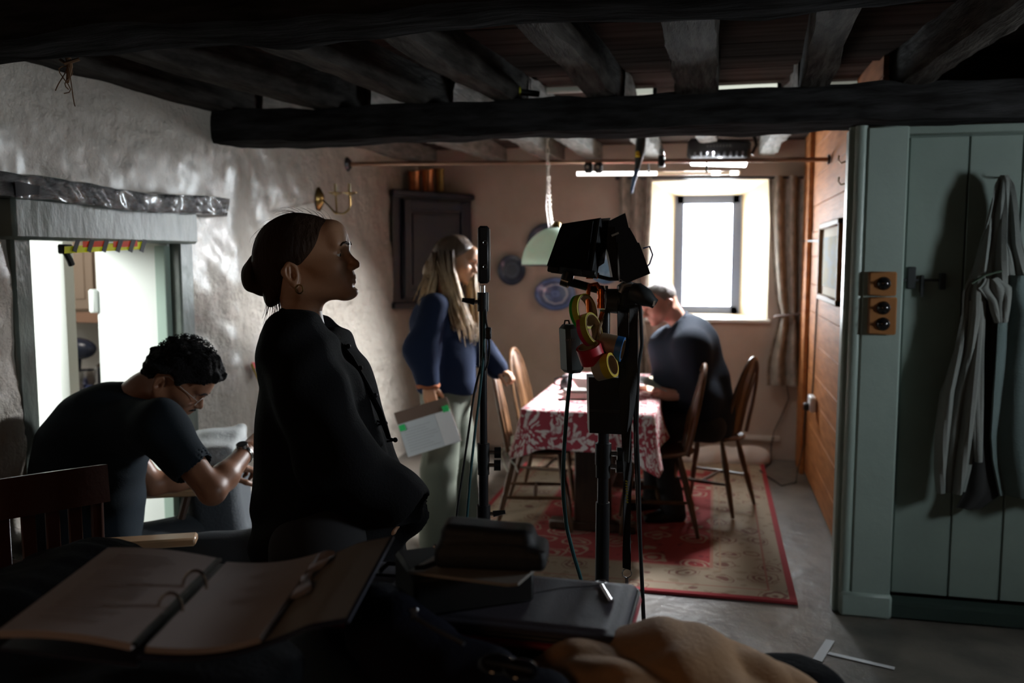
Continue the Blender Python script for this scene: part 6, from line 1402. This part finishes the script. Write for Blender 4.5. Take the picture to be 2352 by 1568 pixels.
# ring binder, open
bi = empty('ring_binder', P(450, 1400, 1.25), 'open ring binder with script pages in the left foreground', 'binder')
Sf, Sn = P(506, 1297, 1.38), P(312, 1497, 1.09); Lf, Ln_ = P(250, 1272, 1.42), P(-2, 1466, 1.12); Rf, Rn = P(906, 1236, 1.43), P(802, 1431, 1.15); Mf, Mn = P(740, 1284, 1.40), P(588, 1455, 1.13)
MT_cov = M('navy_binder_board', (.022, .022, .040), .5); MT_covin = M('grey_board_lining', (.215, .18, .145), .75)
def slab4(q, th, nm, mt, bend=0.0, nu=14, nv=10, up=0.0):
    return MB().sheet(lambda u, v: quad(q, u, v)+ZUP*(bend*math.sin(PI*u)+up), nu, nv, th).build(nm, mt, bi)
slab4([Lf-.004*ZUP, Sf-.008*ZUP, Sn-.008*ZUP, Ln_-.004*ZUP], .004, 'left_cover', MT_cov, up=-.012)
rb_ = [Sf-.010*ZUP, Rf, Rn, Sn-.010*ZUP]
def rc(u, v):
    p = quad(rb_, u, v); return p+ZUP*(-.018*math.sin(PI*min(u*1.25, 1)))
MB().sheet(rc, 24, 10, .0045).build('right_cover', MT_cov, bi)
MB().sheet(lambda u, v: rc(.03+.95*u, .98-.96*v)+ZUP*.0060, 24, 8).build('lining', MT_covin, bi)
MT_pg = M('script_paper', (.36, .30, .285), .85)
slab4([Lf, Sf*.965+Lf*.035, Sn*.965+Ln_*.035, Ln_], .010, 'left_pages', MT_pg, .006, up=.001)
def rp(u, v): p = rc(.035+.535*u, .01+.98*v); return p+ZUP*(.009-.002*u)
MB().sheet(rp, 24, 10, .008).build('right_pages', MT_pg, bi)
def torn(u, v):
    u0 = .575+.010*math.sin(9*v)+.004*math.sin(31*v); p = rc(u0+(.065+.02*math.sin(7*v+1))*u, .04+.55*v); return p+ZUP*(.016-.006*u+.003*math.sin(23*v+3*u))
MB().sheet(torn, 8, 22, .0012).build('torn_sheet', MT_pg, bi)
MB().sheet(lambda u, v: quad([Sf*.96+Lf*.04, Sf*.985+Mf*.015, Sn*.985+Mn*.015, Sn*.96+Ln_*.04], u, v)+.007*ZUP, 3, 8, .004).build('spine_mechanism', M('spine_black', (.01, .01, .01), .3), bi)
for (x0, y0, x1, y1, d_) in ((420, 1360, 474, 1352, 1.27), (364, 1412, 420, 1408, 1.20)):
    a, b_ = P(x0, y0, d_), P(x1, y1, d_); hh = .030
    mb = MB(); mb.tube([a+(b_-a)*(.5-.5*math.cos(t))+ZUP*hh*(math.sin(t)**.7) for t in np.linspace(0.0, PI, 18)], .0024, 8); mb.build('ring', M('nickel', (.50, .42, .36), .2, 1.0), bi)
mb = MB(); rg = random.Random(8)
for i in range(26):
    v = .12+.03*i; ln = rg.choice((.18, .45, .5, .55, .3)); u0 = .18+(.18 if ln < .25 else 0)
    mb.sheet(lambda a, c: quad([Lf, Sf, Sn, Ln_], u0+ln*a, v+.007*c)+ZUP*(.0063*math.sin(PI*(u0+ln*a))+.0122), 3, 1, .0004)
mb.build('typed_lines', M('toner', (.24, .20, .19), .8), bi)
# dark clothing heaped round the binder
MT_dk = M('black_wool', (.007, .007, .009), .95, bump=(110, .4), spec=.1)
MT_nvy = M('navy_fleece', (.010, .011, .020), .95, bump=(110, .4), spec=.1)
def heap(lumps, h, amp, sc, seed, zmin, nm, mt, lab, cat):
    L_ = np.array([c for c, r in lumps]); R_ = np.array([r for c, r in lumps]); s = SDF((L_-R_).min(0)-.03, (L_+R_).max(0)+.03, h)
    for c, r in lumps: s.ell(c, r, .05)
    s.noise(amp, sc, seed, 7, (1, 1, .8)); s.noise(amp*.35, sc*2.7, seed+1, 6); s.half((0, 0, zmin), (0, 0, -1)); V, Fq = smesh(s); return tag(link(nm, V, Fq, mt), lab, cat)
heap([((-1.16, 1.16, .985), (.22, .24, .032)), ((-.90, .98, .98), (.28, .24, .032)), ((-.82, .72, .985), (.5, .22, .05)), ((-1.2, 1.40, .97), (.14, .16, .03)), ((-.66, 1.02, 1.0), (.12, .16, .05))], .007, .006, 26, 3, TBL+.001, 'black_jacket', MT_dk, 'black jacket spread on the work table under the binder', 'jacket')
hp_ = heap([(onz(870, 1410, 1.02), (.05, .06, .055)), (onz(925, 1470, 1.0), (.07, .07, .05)), (onz(1010, 1530, .985), (.10, .06, .035)), (onz(1120, 1590, .98), (.13, .07, .04))], .005, .005, 34, 6, TBL+.012, 'navy_jacket', MT_nvy, 'navy fleece jacket with zip between binder and laptop case', 'jacket')
MB().tube([P(945, 1400, 1.27), P(960, 1422, 1.245), P(1000, 1445, 1.22), P(1066, 1478, 1.19)], .0035, 6).build('zip', M('dull_zip2', (.06, .06, .065), .4, .4), hp_); MB().box(P(951, 1408, 1.25), (.007, .006, .018), rot_v(.4), .002).build('zip_pull', MT_metal, hp_)
# tan coat heaped on a crate at the right end of the table, black cap beyond it
cr_ = empty('crate', (.14, 1.0, 0), 'dark crate under the tan coat', 'crate')
MB().box((.06, .98, .43), (.36, .44, .84), None, .01).build('body', MT_black, cr_); MB().box((.06, .98, .865), (.37, .45, .03), None, .008).build('lid', MT_black, cr_)
def tc_(x, y, z): return onz(x, y, z)
lm = []
for (x, y, z, r) in ((1300, 1525, .92, (.09, .09, .05)), (1400, 1500, .925, (.10, .09, .06)), (1500, 1480, .93, (.10, .09, .07)), (1590, 1480, .93, (.09, .08, .07)), (1640, 1515, .92, (.08, .09, .06)), (1560, 1560, .93, (.14, .10, .07)), (1400, 1570, .93, (.13, .10, .06)), (1730, 1560, .91, (.10, .09, .05)), (1790, 1570, .90, (.07, .08, .045))): lm.append((tc_(x, y+r[2]*1150, z), r))
P_, R_ = np.array([c for c, r in lm]), np.array([r for c, r in lm]); s = SDF((P_-R_).min(0)-.03, (P_+R_).max(0)+.03, .005)
for c, r in lm: s.ell(c, r, .05)
X, Y, Z = np.meshgrid(*s.ax, indexing='ij', sparse=True)
s.D += (.008-.013*np.abs(np.sin(12*(X*.45+Y*.9)+3.2*np.sin(5*X-4*Y)+1.6*np.sin(11*Y+4*X)))**.7-.004*np.abs(np.sin(31*(X*.7-Y*.6)+4*np.sin(9*Y+6*X)))).astype(np.float32)
s.noise(.003, 50, 3); s.half((0, 0, .882), (0, 0, -1)); V, Fq = smesh(s)
tag(link('tan_coat', V, Fq, M('tan_wool', (.50, .27, .12), .95, bump=(120, .35), sheen=.2)), 'tan wool coat heaped at the bottom of the photo', 'coat')
heap([(tc_(1770, 1590, .86), (.075, .06, .055)), (tc_(1850, 1600, .86), (.06, .06, .05)), (tc_(1880, 1640, .86), (.05, .07, .06)), (tc_(1800, 1640, .84), (.08, .07, .06))], .005, .003, 30, 9, .75, 'knitted_cap', MT_dk, 'black knitted cap beyond the tan coat', 'hat')
sg = empty('sunglasses', onz(1180, 1535, 1.055), 'dark sunglasses with glinting lens on the navy jacket', 'glasses')
for (x, y) in ((1140, 1525), (1195, 1538)):
    c = onz(x, y, 1.066); MB().sphere(c, (.024, .017, .006), 8, rotx(.5)).build('lens', M('dark_lens', (.01, .01, .014), .05), sg)
MB().tube([onz(1115, 1520, 1.07), onz(1166, 1529, 1.074), onz(1222, 1542, 1.07)], .0022, 6).build('frame', MT_black, sg)
# added glowing tubes standing in for the lit ceiling between the joists
for xa, xb, y_, st_, lab in ((1252, 1384, 209, .05, 'grey added glow strip between joists above the big beam, leftmost of four'), (1398, 1500, 214, .40, 'added glow strip between joists above the big beam, second from left'), (1638, 1784, 205, .75, 'brightest added glow strip between joists, left of the green post'), (1905, 1985, 196, .16, 'faint added glow strip between joists above the green post')):
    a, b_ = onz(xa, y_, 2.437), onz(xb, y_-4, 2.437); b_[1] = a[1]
    sl_ = thing(MB().cyl(a, b_, .016, .016, 12), 'ceiling_glow', M('strip_glow_%d' % xa, (.5, .5, .46), .4, emit=((.95, 1.0, .86), st_)), lab, 'film light', 'added glow strips above the big beam')
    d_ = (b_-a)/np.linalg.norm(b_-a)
    MB().cyl(a-d_*.02, a, .018, .018, 12).build('added_end_cap', MT_black, sl_); MB().cyl(b_, b_+d_*.02, .018, .018, 12).build('added_end_cap', MT_black, sl_)
# torch lying on the big beam
tc2 = P(1195, 211, 3.93); to = empty('torch', tc2, 'small black torch with yellow ring lying on the big beam', 'torch')
ax = RGT*-.9-FWD*.35; MB().lathe([(0, -.09), (.014, -.09), (.015, .0), (.022, .02), (.024, .045), (.018, .047), (0, .04)], tc2, ax, 20).build('body', MT_black, to)
a_ = ax/np.linalg.norm(ax); MB().cyl(tc2+a_*.005, tc2+a_*.014, .0235, .0235, 20).build('yellow_ring', M('torch_yellow', (.62, .62, .02), .5), to)
